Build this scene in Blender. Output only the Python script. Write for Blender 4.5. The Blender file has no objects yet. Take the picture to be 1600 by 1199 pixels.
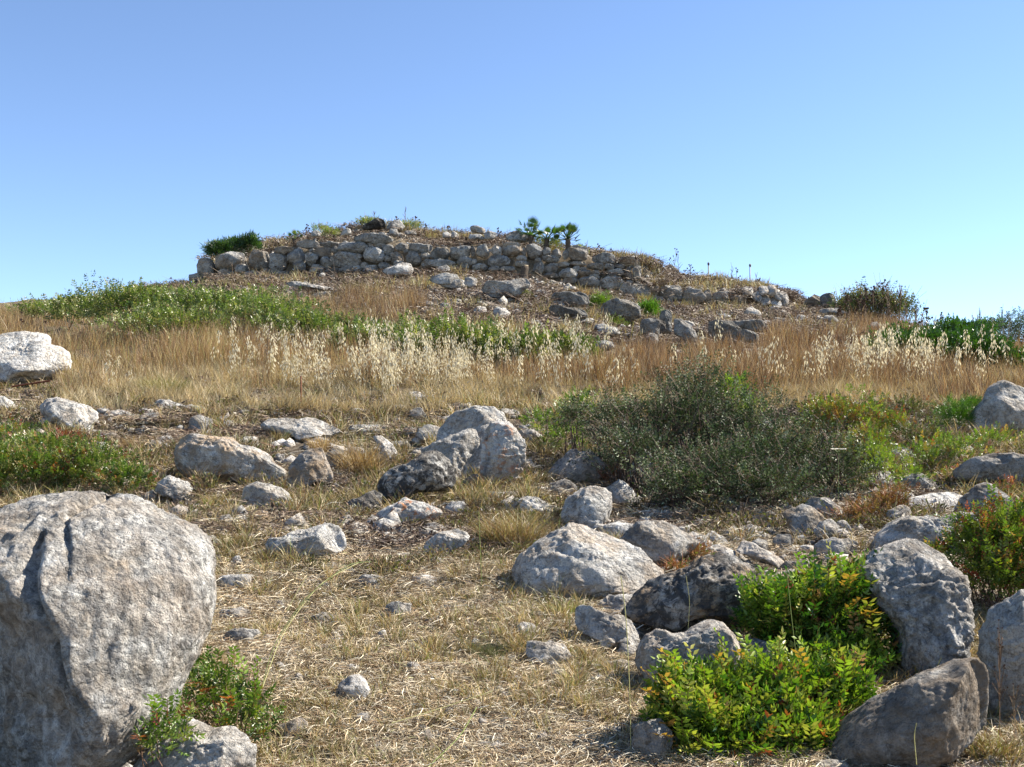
import bpy, bmesh, math
import numpy as np
from math import radians as R

# ------------------------------------------------------------------ camera, light, exposure
sc = bpy.context.scene
F = 1715.0                 # focal length in photo pixels (photo is 1600 wide)
EYE = 1.6
HOR = 700.0                # photo row of the horizontal through the lens
cam_d = bpy.data.cameras.new("camera")
cam_d.sensor_width = 36.0
cam_d.lens = 36.0 * F / 1600.0
cam_d.shift_y = (HOR - 599.5) / 1600.0
cam_d.clip_start = 0.05
cam_d.clip_end = 9000.0
cam = bpy.data.objects.new("camera", cam_d)
cam.location = (0, 0, EYE)
cam.rotation_euler = (R(90), 0, 0)
sc.collection.objects.link(cam)
sc.camera = cam

SUN_AZ, SUN_EL = 69.0, 42.0      # azimuth clockwise from the view direction (+Y)
world = bpy.data.worlds.new("World")
sc.world = world
world.use_nodes = True
wn = world.node_tree.nodes
wl = world.node_tree.links
wn.clear()
sky = wn.new("ShaderNodeTexSky")
sky.sky_type = 'NISHITA'
sky.sun_disc = False
sky.sun_elevation = R(SUN_EL)
sky.sun_rotation = R(SUN_AZ)
sky.altitude = 800
sky.air_density = 0.72
sky.dust_density = 0.0
sky.ozone_density = 2.4
bg = wn.new("ShaderNodeBackground")
bg.inputs[1].default_value = 0.100
wo = wn.new("ShaderNodeOutputWorld")
wl.new(sky.outputs[0], bg.inputs[0])
wl.new(bg.outputs[0], wo.inputs[0])

sun_d = bpy.data.lights.new("sun", 'SUN')
sun_d.energy = 5.0
sun_d.angle = R(0.5)
sun_d.color = (1.0, 0.93, 0.82)
sun = bpy.data.objects.new("sun", sun_d)
sun.rotation_euler = (R(90 - SUN_EL), 0, R(-SUN_AZ + 180))
sun.location = (30, 15, 40)
sc.collection.objects.link(sun)
sc.view_settings.view_transform = 'Standard'
sc.view_settings.look = 'None'
sc.view_settings.exposure = 1.35
sc.view_settings.gamma = 1.0
sc.view_settings.use_curve_mapping = False
sc.cycles.max_bounces = 4
sc.cycles.diffuse_bounces = 2
sc.cycles.transmission_bounces = 2

rng = np.random.default_rng(7)

# ------------------------------------------------------------------ numpy noise
def _h(ix, iy, iz, s):
    n = (ix.astype(np.int64) * 374761393 + iy.astype(np.int64) * 668265263 + iz.astype(np.int64) * 2147483647 + s * 974711) & 0xffffffff
    n = ((n ^ (n >> 13)) * 1274126177) & 0xffffffff
    n = ((n ^ (n >> 16)) * 2246822519) & 0xffffffff
    return ((n ^ (n >> 15)) & 0xffffff) / 16777215.0 * 2 - 1

def vn(p, s=0):
    """smooth value noise in -1..1 at points p (n,3)"""
    i = np.floor(p); f = p - i; i = i.astype(np.int64)
    u = f * f * f * (f * (f * 6 - 15) + 10)
    r = 0
    for a in (0, 1):
        for b in (0, 1):
            for c in (0, 1):
                w = (u[:, 0] if a else 1 - u[:, 0]) * (u[:, 1] if b else 1 - u[:, 1]) * (u[:, 2] if c else 1 - u[:, 2])
                r = r + w * _h(i[:, 0] + a, i[:, 1] + b, i[:, 2] + c, s)
    return r

def fbm(p, s=0, o=3):
    r = 0; a = 1.0
    for k in range(o):
        r = r + a * vn(p * (2.03 ** k) + k * 17.3, s + k); a *= 0.5
    return r

# ------------------------------------------------------------------ terrain height
PX = lambda *a: np.array(a, float)
_wb = PX(-300, 490, 0, 477, 100, 470, 200, 460, 300, 446, 330, 440, 400, 436, 480, 433, 560, 431, 620, 432, 680, 428, 740, 428, 800, 432, 860, 442, 920, 456, 960, 464, 1010, 476, 1060, 482, 1120, 484, 1180, 484, 1230, 484, 1260, 482, 1340, 490, 1400, 500, 1450, 516, 1600, 540, 1900, 570).reshape(-1, 2)
_wt = PX(-300, 489, 0, 476, 100, 469, 200, 459, 296, 445, 330, 408, 400, 398, 480, 384, 560, 378, 620, 374, 680, 386, 740, 386, 800, 384, 860, 390, 920, 396, 960, 404, 1010, 408, 1030, 442, 1060, 448, 1120, 452, 1180, 454, 1225, 458, 1250, 480, 1340, 489, 1400, 499, 1450, 515, 1600, 539, 1900, 569).reshape(-1, 2)
_sk = PX(-300, 486, 0, 474, 100, 467, 200, 457, 300, 443, 330, 405, 400, 382, 460, 373, 500, 364, 560, 354, 600, 350, 620, 352, 680, 366, 740, 370, 800, 374, 860, 388, 900, 392, 960, 403, 1000, 408, 1040, 424, 1100, 436, 1160, 447, 1200, 455, 1250, 478, 1300, 480, 1340, 478, 1400, 497, 1450, 512, 1600, 537, 1900, 566).reshape(-1, 2)
_dn = PX(-50, 0.1, 0, 0.12, 3, 0.20, 4.5, 0.29, 6, 0.515, 8, 0.784, 11, 1.247, 15, 2.037, 18, 2.566).reshape(-1, 2)

def DW(px):
    return 38.0 + ((np.clip(px, -300, 1900) - 780) / 500.0) ** 2 * 2.4

def zrow(row, D):
    return EYE + D * (HOR - row) / F

def height(X, Y):
    X = np.atleast_1d(np.asarray(X, float)); Y = np.atleast_1d(np.asarray(Y, float))
    X, Y = np.broadcast_arrays(X, Y)
    D = np.maximum(Y, 3.0)
    px = np.clip(800 + F * X / D, -300, 1900)
    dw = DW(px)
    zb = zrow(np.interp(px, _wb[:, 0], _wb[:, 1]), dw)
    zt = zrow(np.interp(px, _wt[:, 0], _wt[:, 1]) + 2, dw)
    zs = zrow(np.interp(px, _sk[:, 0], _sk[:, 1]), dw + 5)
    near = np.interp(Y, _dn[:, 0], _dn[:, 1])
    t = np.clip((Y - 18) / (dw - 18), 0, 1)
    mid = near[..., None][..., 0] * (1 - t) + zb * t
    z = np.where(Y < 18, near, mid)
    s = np.clip((Y - dw - 0.12) / 0.5, 0, 1); s = s * s * (3 - 2 * s)
    z = z + (zt - zb) * s
    u = np.clip((Y - dw - 0.6) / 4.4, 0, 1)
    z = z + (zs - zt) * u
    b = np.clip(Y - dw - 5, 0, None)
    z = z - 14 * (1 - np.exp(-b * 0.15 / 14))
    P = np.stack([X.ravel(), Y.ravel(), np.zeros(X.size)], 1)
    amp = np.interp(Y, [0, 7, 9.5, 14, 17, 36, 60], [0.035, 0.04, 0.07, 0.10, 0.07, 0.05, 0.05])
    n = fbm(P * 0.9, 3, 4).reshape(X.shape) * amp
    return z + n

_DS = np.concatenate([np.arange(2.6, 20, 0.02), np.arange(20, 60, 0.05)])
def depth_at(px, row):
    """distance at which the ground shows at this photo position"""
    z = height((px - 800) * _DS / F, _DS)
    r = HOR - F * (z - EYE) / _DS
    k = np.nonzero(r <= row)[0]
    return float(_DS[k[0]]) if len(k) else float(DW(px) + 4.5)

def gz(x, y):
    return float(height(x, y)[0])

# ------------------------------------------------------------------ object helpers
C = sc.collection
def mesh_np(name, V, T, col=None, smooth=False):
    V = np.asarray(V, np.float32); T = np.asarray(T, np.int32)
    me = bpy.data.meshes.new(name)
    me.vertices.add(len(V)); me.vertices.foreach_set("co", V.ravel())
    k = T.shape[1]
    me.loops.add(T.size); me.loops.foreach_set("vertex_index", T.ravel())
    me.polygons.add(len(T))
    me.polygons.foreach_set("loop_start", np.arange(0, T.size, k, dtype=np.int32))
    if smooth:
        me.polygons.foreach_set("use_smooth", np.ones(len(T), bool))
    if col is not None:
        at = me.attributes.new("tint", 'FLOAT_COLOR', 'FACE')
        c = np.ones((len(T), 4), np.float32); c[:, :3] = col
        at.data.foreach_set("color", c.ravel())
    me.update(calc_edges=True)
    return me

def obj(name, me, mat=None, parent=None, loc=None):
    o = bpy.data.objects.new(name, me)
    C.objects.link(o)
    if mat and me is not None and not me.materials:
        me.materials.append(mat)
    if parent: o.parent = parent
    if loc is not None: o.location = loc
    return o

def tag(o, label=None, cat=None, group=None, kind=None):
    if label: o['label'] = label
    if cat: o['category'] = cat
    if group: o['group'] = group
    if kind: o['kind'] = kind
    return o

def empty(name, loc):
    o = bpy.data.objects.new(name, None); C.objects.link(o); o.location = loc
    o.empty_display_size = 0.1
    return o

# ------------------------------------------------------------------ materials
class NT:
    def __init__(s, name):
        s.m = bpy.data.materials.new(name); s.m.use_nodes = True
        s.t = s.m.node_tree; s.t.nodes.clear()
    def n(s, typ, **kw):
        nd = s.t.nodes.new(typ)
        for k, v in kw.items(): setattr(nd, k, v)
        return nd
    def l(s, a, b): s.t.links.new(a, b)
    def noise(s, vec, scale, detail=4, rough=0.55, dist=0.0):
        nd = s.n("ShaderNodeTexNoise")
        nd.inputs['Scale'].default_value = scale; nd.inputs['Detail'].default_value = detail
        nd.inputs['Roughness'].default_value = rough; nd.inputs['Distortion'].default_value = dist
        s.l(vec, nd.inputs['Vector']); return nd.outputs['Fac']
    def ramp(s, f, stops, interp='LINEAR'):
        nd = s.n("ShaderNodeValToRGB"); cr = nd.color_ramp; cr.interpolation = interp
        while len(cr.elements) > 1: cr.elements.remove(cr.elements[0])
        cr.elements[0].position = stops[0][0]; cr.elements[0].color = tuple(stops[0][1]) + (1,)
        for p, c in stops[1:]:
            e = cr.elements.new(p); e.color = tuple(c) + (1,)
        s.l(f, nd.inputs[0]); return nd.outputs[0]
    def mr(s, f, a, b, c=0.0, d=1.0):
        nd = s.n("ShaderNodeMapRange"); nd.clamp = True
        for i, v in zip((1, 2, 3, 4), (a, b, c, d)): nd.inputs[i].default_value = v
        s.l(f, nd.inputs[0]); return nd.outputs[0]
    def mix(s, f, a, b, mode='MIX'):
        nd = s.n("ShaderNodeMix", data_type='RGBA', blend_type=mode)
        for i, v in ((0, f), (6, a), (7, b)):
            if isinstance(v, (int, float)): nd.inputs[i].default_value = v
            elif isinstance(v, tuple): nd.inputs[i].default_value = v + (1,)
            else: s.l(v, nd.inputs[i])
        return nd.outputs[2]
    def math(s, op, a, b=None):
        nd = s.n("ShaderNodeMath", operation=op)
        for i, v in ((0, a), (1, b)):
            if v is None: continue
            if isinstance(v, (int, float)): nd.inputs[i].default_value = v
            else: s.l(v, nd.inputs[i])
        return nd.outputs[0]
    def out(s, sh):
        o = s.n("ShaderNodeOutputMaterial"); s.l(sh, o.inputs[0]); return s.m

def rock_material(name, fine):
    """weathered limestone; object colour = (tone, orange lichen, tan stain), alpha = dark crust"""
    m = NT(name)
    tc = m.n("ShaderNodeTexCoord").outputs['Object']
    oi = m.n("ShaderNodeObjectInfo")
    sep = m.n("ShaderNodeSeparateColor"); m.l(oi.outputs['Color'], sep.inputs[0])
    off = m.n("ShaderNodeVectorMath", operation='SCALE'); off.inputs[0].default_value = (37, 53, 71)
    m.l(oi.outputs['Random'], off.inputs['Scale'])
    ad = m.n("ShaderNodeVectorMath", operation='ADD'); m.l(tc, ad.inputs[0]); m.l(off.outputs[0], ad.inputs[1])
    v = ad.outputs[0]
    n1 = m.noise(v, 3.0 * fine, 9, 0.62, 0.4)
    base = m.ramp(n1, [(0.30, (0.14, 0.133, 0.125)), (0.42, (0.32, 0.305, 0.28)), (0.54, (0.45, 0.435, 0.40)), (0.70, (0.62, 0.60, 0.56))])
    n2 = m.noise(v, 11.0 * fine, 8, 0.7, 0.8)
    base = m.mix(m.mr(n2, 0.50, 0.60, 0.0, 0.7), base, (0.10, 0.095, 0.09))
    n8 = m.noise(v, 1.3 * fine, 6, 0.6, 0.6)
    base = m.mix(m.mr(n8, 0.52, 0.64, 0.0, 0.6), base, (0.66, 0.64, 0.60))
    n9 = m.noise(v, 2.3 * fine, 5, 0.6, 0.2)
    base = m.mix(m.mr(n9, 0.50, 0.68, 0.0, 0.4), base, (0.40, 0.33, 0.24))
    n7 = m.noise(v, 46.0 * fine, 6, 0.7)
    base = m.mix(0.75, base, m.ramp(n7, [(0.33, (0.42, 0.42, 0.42)), (0.5, (1.0, 1.0, 1.0)), (0.66, (1.3, 1.3, 1.3))]), 'MULTIPLY')
    # pits and hairline cracks
    vo = m.n("ShaderNodeTexVoronoi", feature='DISTANCE_TO_EDGE'); vo.inputs['Scale'].default_value = 2.1 * fine
    dn = m.n("ShaderNodeTexNoise"); dn.inputs['Scale'].default_value = 4 * fine; dn.inputs['Detail'].default_value = 6
    m.l(v, dn.inputs['Vector'])
    dv = m.n("ShaderNodeVectorMath", operation='MULTIPLY_ADD'); m.l(dn.outputs['Color'], dv.inputs[0])
    dv.inputs[1].default_value = (0.5 / fine,) * 3; m.l(v, dv.inputs[2]); m.l(dv.outputs[0], vo.inputs['Vector'])
    crack = m.mr(vo.outputs['Distance'], 0.0, 0.022, 0.35, 0.0)
    base = m.mix(crack, base, (0.06, 0.055, 0.05))
    # tan iron stain
    n3 = m.noise(v, 1.7 * fine, 5, 0.6)
    tan = m.math('MULTIPLY', m.mr(n3, 0.42, 0.6), sep.outputs[2])
    base = m.mix(tan, base, (0.36, 0.24, 0.13))
    # dark crust of lichen
    n4 = m.noise(v, 5.5 * fine, 10, 0.72, 0.5)
    dk = m.math('MULTIPLY', m.mr(n4, 0.45, 0.53), oi.outputs['Alpha'])
    base = m.mix(dk, base, (0.085, 0.08, 0.075))
    # orange lichen
    n5 = m.noise(v, 4.2 * fine, 7, 0.7, 0.3)
    og = m.math('MULTIPLY', m.mr(n5, 0.54, 0.60), sep.outputs[1])
    base = m.mix(og, base, (0.42, 0.14, 0.03))
    tone = m.n("ShaderNodeCombineColor")
    for i in range(3): m.l(sep.outputs[0], tone.inputs[i])
    base = m.mix(1.0, base, tone.outputs[0], 'MULTIPLY')
    bs = m.n("ShaderNodeBsdfPrincipled"); bs.inputs['Roughness'].default_value = 0.92
    bs.inputs['Specular IOR Level'].default_value = 0.15
    m.l(base, bs.inputs['Base Color'])
    hgt = m.math('ADD', m.math('MULTIPLY', m.noise(v, 9 * fine, 12, 0.72, 0.3), 1.0), m.math('MULTIPLY', crack, -0.25))
    mu = m.noise(v, 30 * fine, 8, 0.75)
    vc = m.n("ShaderNodeTexVoronoi", feature='F1'); vc.inputs['Scale'].default_value = 6.5 * fine; m.l(dv.outputs[0], vc.inputs['Vector'])
    hgt = m.math('ADD', hgt, m.math('MULTIPLY', vc.outputs['Distance'], -0.9))
    vd = m.n("ShaderNodeTexVoronoi", feature='F1'); vd.inputs['Scale'].default_value = 26 * fine; m.l(v, vd.inputs['Vector'])
    hgt = m.math('ADD', hgt, m.math('MULTIPLY', m.mr(vd.outputs['Distance'], 0.0, 0.4, 1, 0), -0.16))
    hgt = m.math('ADD', hgt, m.math('MULTIPLY', mu, 0.3))
    bp = m.n("ShaderNodeBump"); bp.inputs['Strength'].default_value = 1.0; bp.inputs['Distance'].default_value = 0.085 / fine
    m.l(hgt, bp.inputs['Height']); m.l(bp.outputs[0], bs.inputs['Normal'])
    return m.out(bs.outputs[0])

def leaf_material(name, trans=0.3, gloss=0.35, rough=0.4, var=0.25, tcol=(0.85, 1.1, 0.30)):
    """face colour from the 'tint' attribute, varied per instance, with light passing through"""
    m = NT(name)
    at = m.n("ShaderNodeAttribute"); at.attribute_name = "tint"
    oi = m.n("ShaderNodeObjectInfo")
    vcol = m.ramp(oi.outputs['Random'], [(0, (.84 * (1 - var),) * 3), (0.5, (.84, .82, .78)), (1, (.84 * (1 + var), .84 * (1 + var * .9), .84 * (1 + var * .7)))])
    c = m.mix(1.0, at.outputs['Color'], vcol, 'MULTIPLY')
    bs = m.n("ShaderNodeBsdfPrincipled"); bs.inputs['Roughness'].default_value = rough
    bs.inputs['Specular IOR Level'].default_value = gloss
    m.l(c, bs.inputs['Base Color'])
    if trans <= 0: return m.out(bs.outputs[0])
    tr = m.n("ShaderNodeBsdfTranslucent"); m.l(m.mix(1.0, c, tcol, 'MULTIPLY'), tr.inputs[0])
    mx = m.n("ShaderNodeMixShader"); mx.inputs[0].default_value = trans
    m.l(bs.outputs[0], mx.inputs[1]); m.l(tr.outputs[0], mx.inputs[2])
    return m.out(mx.outputs[0])

def plain(name, col, rough=0.8, spec=0.2, var=0.3, scale=20.0, bump=0.3):
    m = NT(name)
    tc = m.n("ShaderNodeTexCoord").outputs['Object']
    f = m.noise(tc, scale, 6, 0.65)
    c = m.ramp(f, [(0.3, tuple(x * (1 - var) for x in col)), (0.7, tuple(x * (1 + var) for x in col))])
    bs = m.n("ShaderNodeBsdfPrincipled"); bs.inputs['Roughness'].default_value = rough
    bs.inputs['Specular IOR Level'].default_value = spec
    m.l(c, bs.inputs['Base Color'])
    bp = m.n("ShaderNodeBump"); bp.inputs['Strength'].default_value = bump; bp.inputs['Distance'].default_value = 0.01
    m.l(f, bp.inputs['Height']); m.l(bp.outputs[0], bs.inputs['Normal'])
    return m.out(bs.outputs[0])

def ground_material():
    m = NT("dry_ground")
    g = m.n("ShaderNodeNewGeometry").outputs['Position']
    n1 = m.noise(g, 0.55, 5, 0.6)
    n2 = m.noise(g, 6.0, 9, 0.7)
    n3 = m.noise(g, 38.0, 8, 0.75)
    soil = m.ramp(n2, [(0.3, (0.055, 0.04, 0.03)), (0.5, (0.15, 0.115, 0.085)), (0.7, (0.30, 0.25, 0.19))])
    straw = m.ramp(n3, [(0.3, (0.10, 0.075, 0.048)), (0.5, (0.30, 0.24, 0.155)), (0.66, (0.52, 0.45, 0.33))])
    sx = m.n("ShaderNodeSeparateXYZ"); m.l(g, sx.inputs[0])
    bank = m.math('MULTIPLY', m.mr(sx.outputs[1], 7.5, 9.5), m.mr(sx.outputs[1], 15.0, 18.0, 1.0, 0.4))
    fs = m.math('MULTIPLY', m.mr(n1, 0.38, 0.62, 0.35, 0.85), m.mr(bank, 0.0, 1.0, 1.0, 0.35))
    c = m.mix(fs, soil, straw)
    vo = m.n("ShaderNodeTexVoronoi"); vo.inputs['Scale'].default_value = 13.0
    m.l(g, vo.inputs['Vector'])
    sepc = m.n("ShaderNodeSeparateColor"); m.l(vo.outputs['Color'], sepc.inputs[0])
    peb = m.math('MULTIPLY', m.mr(vo.outputs['Distance'], 0.16, 0.22, 1, 0), m.mr(sepc.outputs[0], 0.80, 0.82))
    c = m.mix(peb, c, (0.44, 0.42, 0.38))
    bs = m.n("ShaderNodeBsdfPrincipled"); bs.inputs['Roughness'].default_value = 0.95
    bs.inputs['Specular IOR Level'].default_value = 0.08
    c = m.mix(1.0, c, (.84, .84, .84), 'MULTIPLY')
    m.l(c, bs.inputs['Base Color'])
    h = m.math('ADD', n3, m.math('MULTIPLY', peb, 0.8))
    h = m.math('ADD', h, m.math('MULTIPLY', n2, 2.0))
    bp = m.n("ShaderNodeBump"); bp.inputs['Strength'].default_value = 1.0; bp.inputs['Distance'].default_value = 0.05
    m.l(h, bp.inputs['Height']); m.l(bp.outputs[0], bs.inputs['Normal'])
    return m.out(bs.outputs[0])

M = dict(
    rock=rock_material("limestone", 2.1), hero=rock_material("boulder_limestone", 2.9), rockfar=rock_material("wall_limestone", 0.75),
    ground=ground_material(),
    leaf=leaf_material("glossy_leaf", 0.32, 0.45, 0.36),
    thorn=leaf_material("thorny_leaf", 0.10, 0.2, 0.5),
    dull=leaf_material("dull_leaf", 0.25, 0.3, 0.5),
    straw=leaf_material("flat_straw", 0.0, 0.25, 0.55, 0.35),
    dry=leaf_material("dry_straw", 0.28, 0.3, 0.5, 0.3, (1.0, 0.85, 0.5)),
    oat=leaf_material("oat_husk", 0.45, 0.3, 0.5, 0.15, (1.0, 0.95, 0.75)),
    twig=leaf_material("twig", 0.0, 0.15, 0.7, 0.25),
    rust=plain("rusty_iron", (0.16, 0.06, 0.035), 0.85, 0.3),
    stump=plain("old_stump", (0.085, 0.066, 0.05), 0.9, 0.1, 0.5, 30, 0.8),
    stumptop=plain("cut_wood", (0.42, 0.33, 0.21), 0.85, 0.1, 0.2, 40),
    steel=plain("post_metal", (0.10, 0.09, 0.085), 0.5, 0.4),
)

# ------------------------------------------------------------------ ground sheet
def build_ground():
    px = np.concatenate([800 - np.geomspace(11000, 1050, 26), np.arange(-240, 1841, 6.0), 800 + np.geomspace(1050, 11000, 26)])
    Y = np.concatenate([np.array([-40, -25, -15, -9, -5, -2, 0, 1, 2.0]), 3 * np.exp(np.arange(0, math.log(36.5 / 3), 0.0115)),
                        np.arange(36.7, 52, 0.13), 52 * np.exp(np.linspace(0.02, math.log(3500 / 52), 34))])
    PXg, Yg = np.meshgrid(px, Y)
    Xg = (PXg - 800) / F * np.maximum(Yg, 3.0)
    Z = height(Xg, Yg)
    V = np.stack([Xg.ravel(), Yg.ravel(), Z.ravel()], 1)
    # small roughness of clods
    near = (V[:, 1] > 3) & (V[:, 1] < 60)
    V[near, 2] += fbm(V[near] * np.array([5.0, 5.0, 0]), 9, 3) * np.interp(V[near, 1], [3, 10, 40, 60], [0.012, 0.02, 0.05, 0.05])
    nx, ny = len(px), len(Y)
    i = np.arange(ny - 1)[:, None] * nx + np.arange(nx - 1)[None, :]
    Q = np.stack([i, i + 1, i + nx + 1, i + nx], -1).reshape(-1, 4)
    me = mesh_np("ground", V, Q, smooth=True)
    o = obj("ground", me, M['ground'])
    tag(o, kind='structure')
build_ground()
# ------------------------------------------------------------------ rocks
VIEW = {'A': (0, 590, 3.556), 'B': (400, 600, 3.556), 'C': (800, 580, 3.556), 'D': (1150, 580, 3.556),
        'E': (0, 760, 2.731), 'F': (400, 860, 3.538), 'G': (780, 860, 3.536), 'H': (1150, 860, 3.538),
        'L': (0, 430, 4.0), 'P': (0, 0, 1.0), 'U': (280, 320, 4.0), 'V': (640, 330, 4.0), 'W': (900, 380, 4.0), 'X': (1200, 430, 4.0)}
_ico = {}
def ico(k):
    if k not in _ico:
        bm = bmesh.new(); bmesh.ops.create_icosphere(bm, subdivisions=k, radius=1.0)
        v = np.array([x.co[:] for x in bm.verts]); f = np.array([[q.index for q in p.verts] for p in bm.faces]); bm.free()
        v /= np.linalg.norm(v, axis=1)[:, None]
        _ico[k] = (v, f)
    return _ico[k]

def poly_radius(pts, c, th):
    """distance from c to the outline pts in each direction th (outermost hit)"""
    P = pts - c; Q = np.roll(P, -1, 0)
    d = np.stack([np.cos(th), np.sin(th)], 1)
    e = Q - P
    den = d[:, None, 0] * e[None, :, 1] - d[:, None, 1] * e[None, :, 0]
    den = np.where(np.abs(den) < 1e-9, 1e-9, den)
    t = (P[None, :, 0] * e[None, :, 1] - P[None, :, 1] * e[None, :, 0]) / den
    u = (P[None, :, 0] * d[:, None, 1] - P[None, :, 1] * d[:, None, 0]) / den
    ok = (t > 0) & (u >= -1e-6) & (u <= 1 + 1e-6)
    r = np.where(ok, t, -1).max(1)
    bad = r <= 0
    r[bad] = np.median(r[~bad]) if (~bad).any() else 1.0
    return r

FOOT = []      # x, y, rx, ry of each rock, so that plants keep out
_n = [0]
def nrm3(v): return v / np.linalg.norm(v, axis=-1, keepdims=True)
def rock(label, view, spec, tone=1.0, org=0.0, tan=0.15, crust=0.0, lean=0.35, D=None, depth=1.0, sub=None, cuts=8,
         amp=1.0, mat='rock', name='rock', cat='rock', group=None, parent=None, seed=None, sink=0.0, carve=None, cen=None, facet=1.0, box=0.86):
    _n[0] += 1
    sd = _n[0] if seed is None else seed
    g = np.random.default_rng(1000 + sd)
    ox, oy, s = VIEW[view]
    a = np.array([float(t) for t in spec.replace(',', ' ').split()])
    if len(a) == 4:        # a box: rounded block with an uneven outline
        x0, y0, x1, y1 = a
        m_ = int(g.integers(7, 10)); th = np.sort((np.arange(m_) + g.uniform(-.3, .3, m_)) * 2 * math.pi / m_)
        p = g.uniform(2.2, 3.6)
        rr = (np.abs(np.cos(th)) ** p + np.abs(np.sin(th)) ** p) ** (-1 / p)
        w = g.uniform(0.9, 1.12, m_)
        a = np.stack([(x0 + x1) / 2 + (x1 - x0) * .5 * rr * w * np.cos(th), (y0 + y1) / 2 + (y1 - y0) * .5 * rr * w * np.sin(th)], 1)
    else:
        a = a.reshape(-1, 2)
    pts = a / s + np.array([ox, oy])
    x0, y0 = pts.min(0); x1, y1 = pts.max(0)
    if cen is None:
        q = np.roll(pts, -1, 0); cr = pts[:, 0] * q[:, 1] - q[:, 0] * pts[:, 1]; A = cr.sum() / 2
        c = ((pts + q) * cr[:, None]).sum(0) / (6 * A) if abs(A) > 1e-6 else pts.mean(0)
    else:
        c = np.array([cen[0] / s + ox, cen[1] / s + oy])
    wpx, hpx = x1 - x0, y1 - y0
    if D is None:
        D = depth_at(c[0], y1 - 0.04 * hpx)
    mpp = D / F
    hd = 0.5 * math.sqrt(wpx * hpx) * mpp * 0.85 * depth
    Dc = D + hd * (0.05 if max(wpx, hpx) < 60 else 0.25) if parent is None else D
    mpp = Dc / F
    big = max(wpx, hpx)
    if sub is None:
        sub = 6 if big > 150 else 5 if big > 60 else 4 if big > 30 else 3
    n, f = ico(sub)
    L = np.stack([(pts[:, 0] - c[0]) * mpp, -(pts[:, 1] - c[1]) * mpp], 1)
    tab = np.linspace(-math.pi, math.pi, 145)
    rad = poly_radius(L, np.zeros(2), tab); rad[-1] = rad[0]
    sxy = np.hypot(n[:, 0], n[:, 2]) + 1e-9
    Rr = np.interp(np.arctan2(n[:, 2], n[:, 0]), tab, rad)
    sp = sxy ** box
    V = np.zeros_like(n)
    V[:, 0] = n[:, 0] / sxy * sp * Rr; V[:, 2] = n[:, 2] / sxy * sp * Rr
    V[:, 1] = hd * np.sign(n[:, 1]) * np.abs(n[:, 1]) ** 0.9
    if facet:
        kk = 11; cd = nrm3(g.normal(0, 1, (kk, 3))); of = g.uniform(0.56, 0.93, kk)
        pl = np.full(len(n), 9.0)
        for q in range(kk):
            dq = n @ cd[q]; pl = np.minimum(pl, np.where(dq > 0.08, of[q] / np.maximum(dq, 0.08), 9.0))
        pl = np.clip(pl, 0.62, 1.15) / 0.93
        k2 = 40; cd = nrm3(g.normal(0, 1, (k2, 3))); of = g.uniform(0.88, 1.0, k2); p2 = np.full(len(n), 9.0)
        for q in range(k2):
            dq = n @ cd[q]; p2 = np.minimum(p2, np.where(dq > 0.2, of[q] / np.maximum(dq, 0.2), 9.0))
        pl = np.minimum(pl, np.clip(p2, 0.8, 1.1))
        w_ = facet * np.clip(0.6 + 1.6 * np.abs(n[:, 1]), 0, 1)
        V *= (1 + (pl - 1) * w_)[:, None]
    r0 = 0.5 * math.sqrt(wpx * hpx) * mpp
    # flat breaks: push what lies beyond a plane back onto it
    for _ in range(int(cuts * 1.3)):
        az = g.uniform(0, 2 * math.pi); el = g.uniform(-0.5, 1.2)
        cn = np.array([math.cos(az) * math.cos(el), -abs(math.sin(az)) * math.cos(el) - 0.35, math.sin(el)])
        if g.random() < 0.3: cn[1] = -cn[1]
        cn /= np.linalg.norm(cn)
        dd = V @ cn; off = dd.max() * g.uniform(0.66, 0.93)
        # keep the outline: weaken near the silhouette
        keep = np.clip(np.abs(n[:, 1]) * 4.5, 0.3, 1)
        over = np.clip(dd - off, 0, None)
        V -= (over * 0.92 * keep)[:, None] * cn
    V[:, 1] += lean * V[:, 2]
    P = V / r0 + sd * 7.7
    nn = V / (np.array([wpx * mpp / 2, hd, hpx * mpp / 2]) ** 2); nn /= np.linalg.norm(nn, axis=1)[:, None] + 1e-9
    ridge = 1 - 2 * np.abs(fbm(P * 1.7, 5, 4)); fine = fbm(P * np.array([4.2, 4.2, 5.5]), 8, 3); mic = 1 - 2 * np.abs(fbm(P * 11.0, 11, 3))
    bq = fbm(P * 2.0, 15, 2) * 2.6; bf = bq - np.floor(bq); blocky = (np.floor(bq) + np.clip((bf - 0.8) / 0.2, 0, 1)) / 2.6
    tdir = np.array([0.25, 0.3, 1.0]) + g.uniform(-0.6, 0.6, 3); tdir /= np.linalg.norm(tdir)
    sq = (P @ tdir) * 3.2 + 0.9 * fbm(P * 1.3, 25, 2); sf = sq - np.floor(sq); strata = np.clip(sf / 0.85, 0, 1) - np.clip((sf - 0.85) / 0.15, 0, 1)
    smask = np.clip(vn(P * 0.9, 33) * 2 + 0.3, 0, 1)
    d = amp * r0 * (0.022 * ridge + 0.018 * fine + 0.020 * mic + 0.045 * blocky + 0.05 * strata * smask)
    keep = np.clip(np.abs(n[:, 1]) * 2.2 + 0.6, 0, 1)
    V += nn * (d * keep)[:, None]
    for ax in (0, 2):
        lo, hi = V[:, ax].min(), V[:, ax].max(); tl = L[:, 0 if ax == 0 else 1]
        V[:, ax] = (V[:, ax] - lo) / (hi - lo) * (tl.max() - tl.min()) + tl.min()
    xc = (c[0] - 800) * mpp; zc = EYE + (HOR - c[1]) * mpp - sink
    if carve: V = carve(V, n, lambda X, Y: ((X / s + ox - c[0]) * mpp, -(Y / s + oy - c[1]) * mpp))
    zb = V[:, 2].min(); V[:, 2] -= zb
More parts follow.
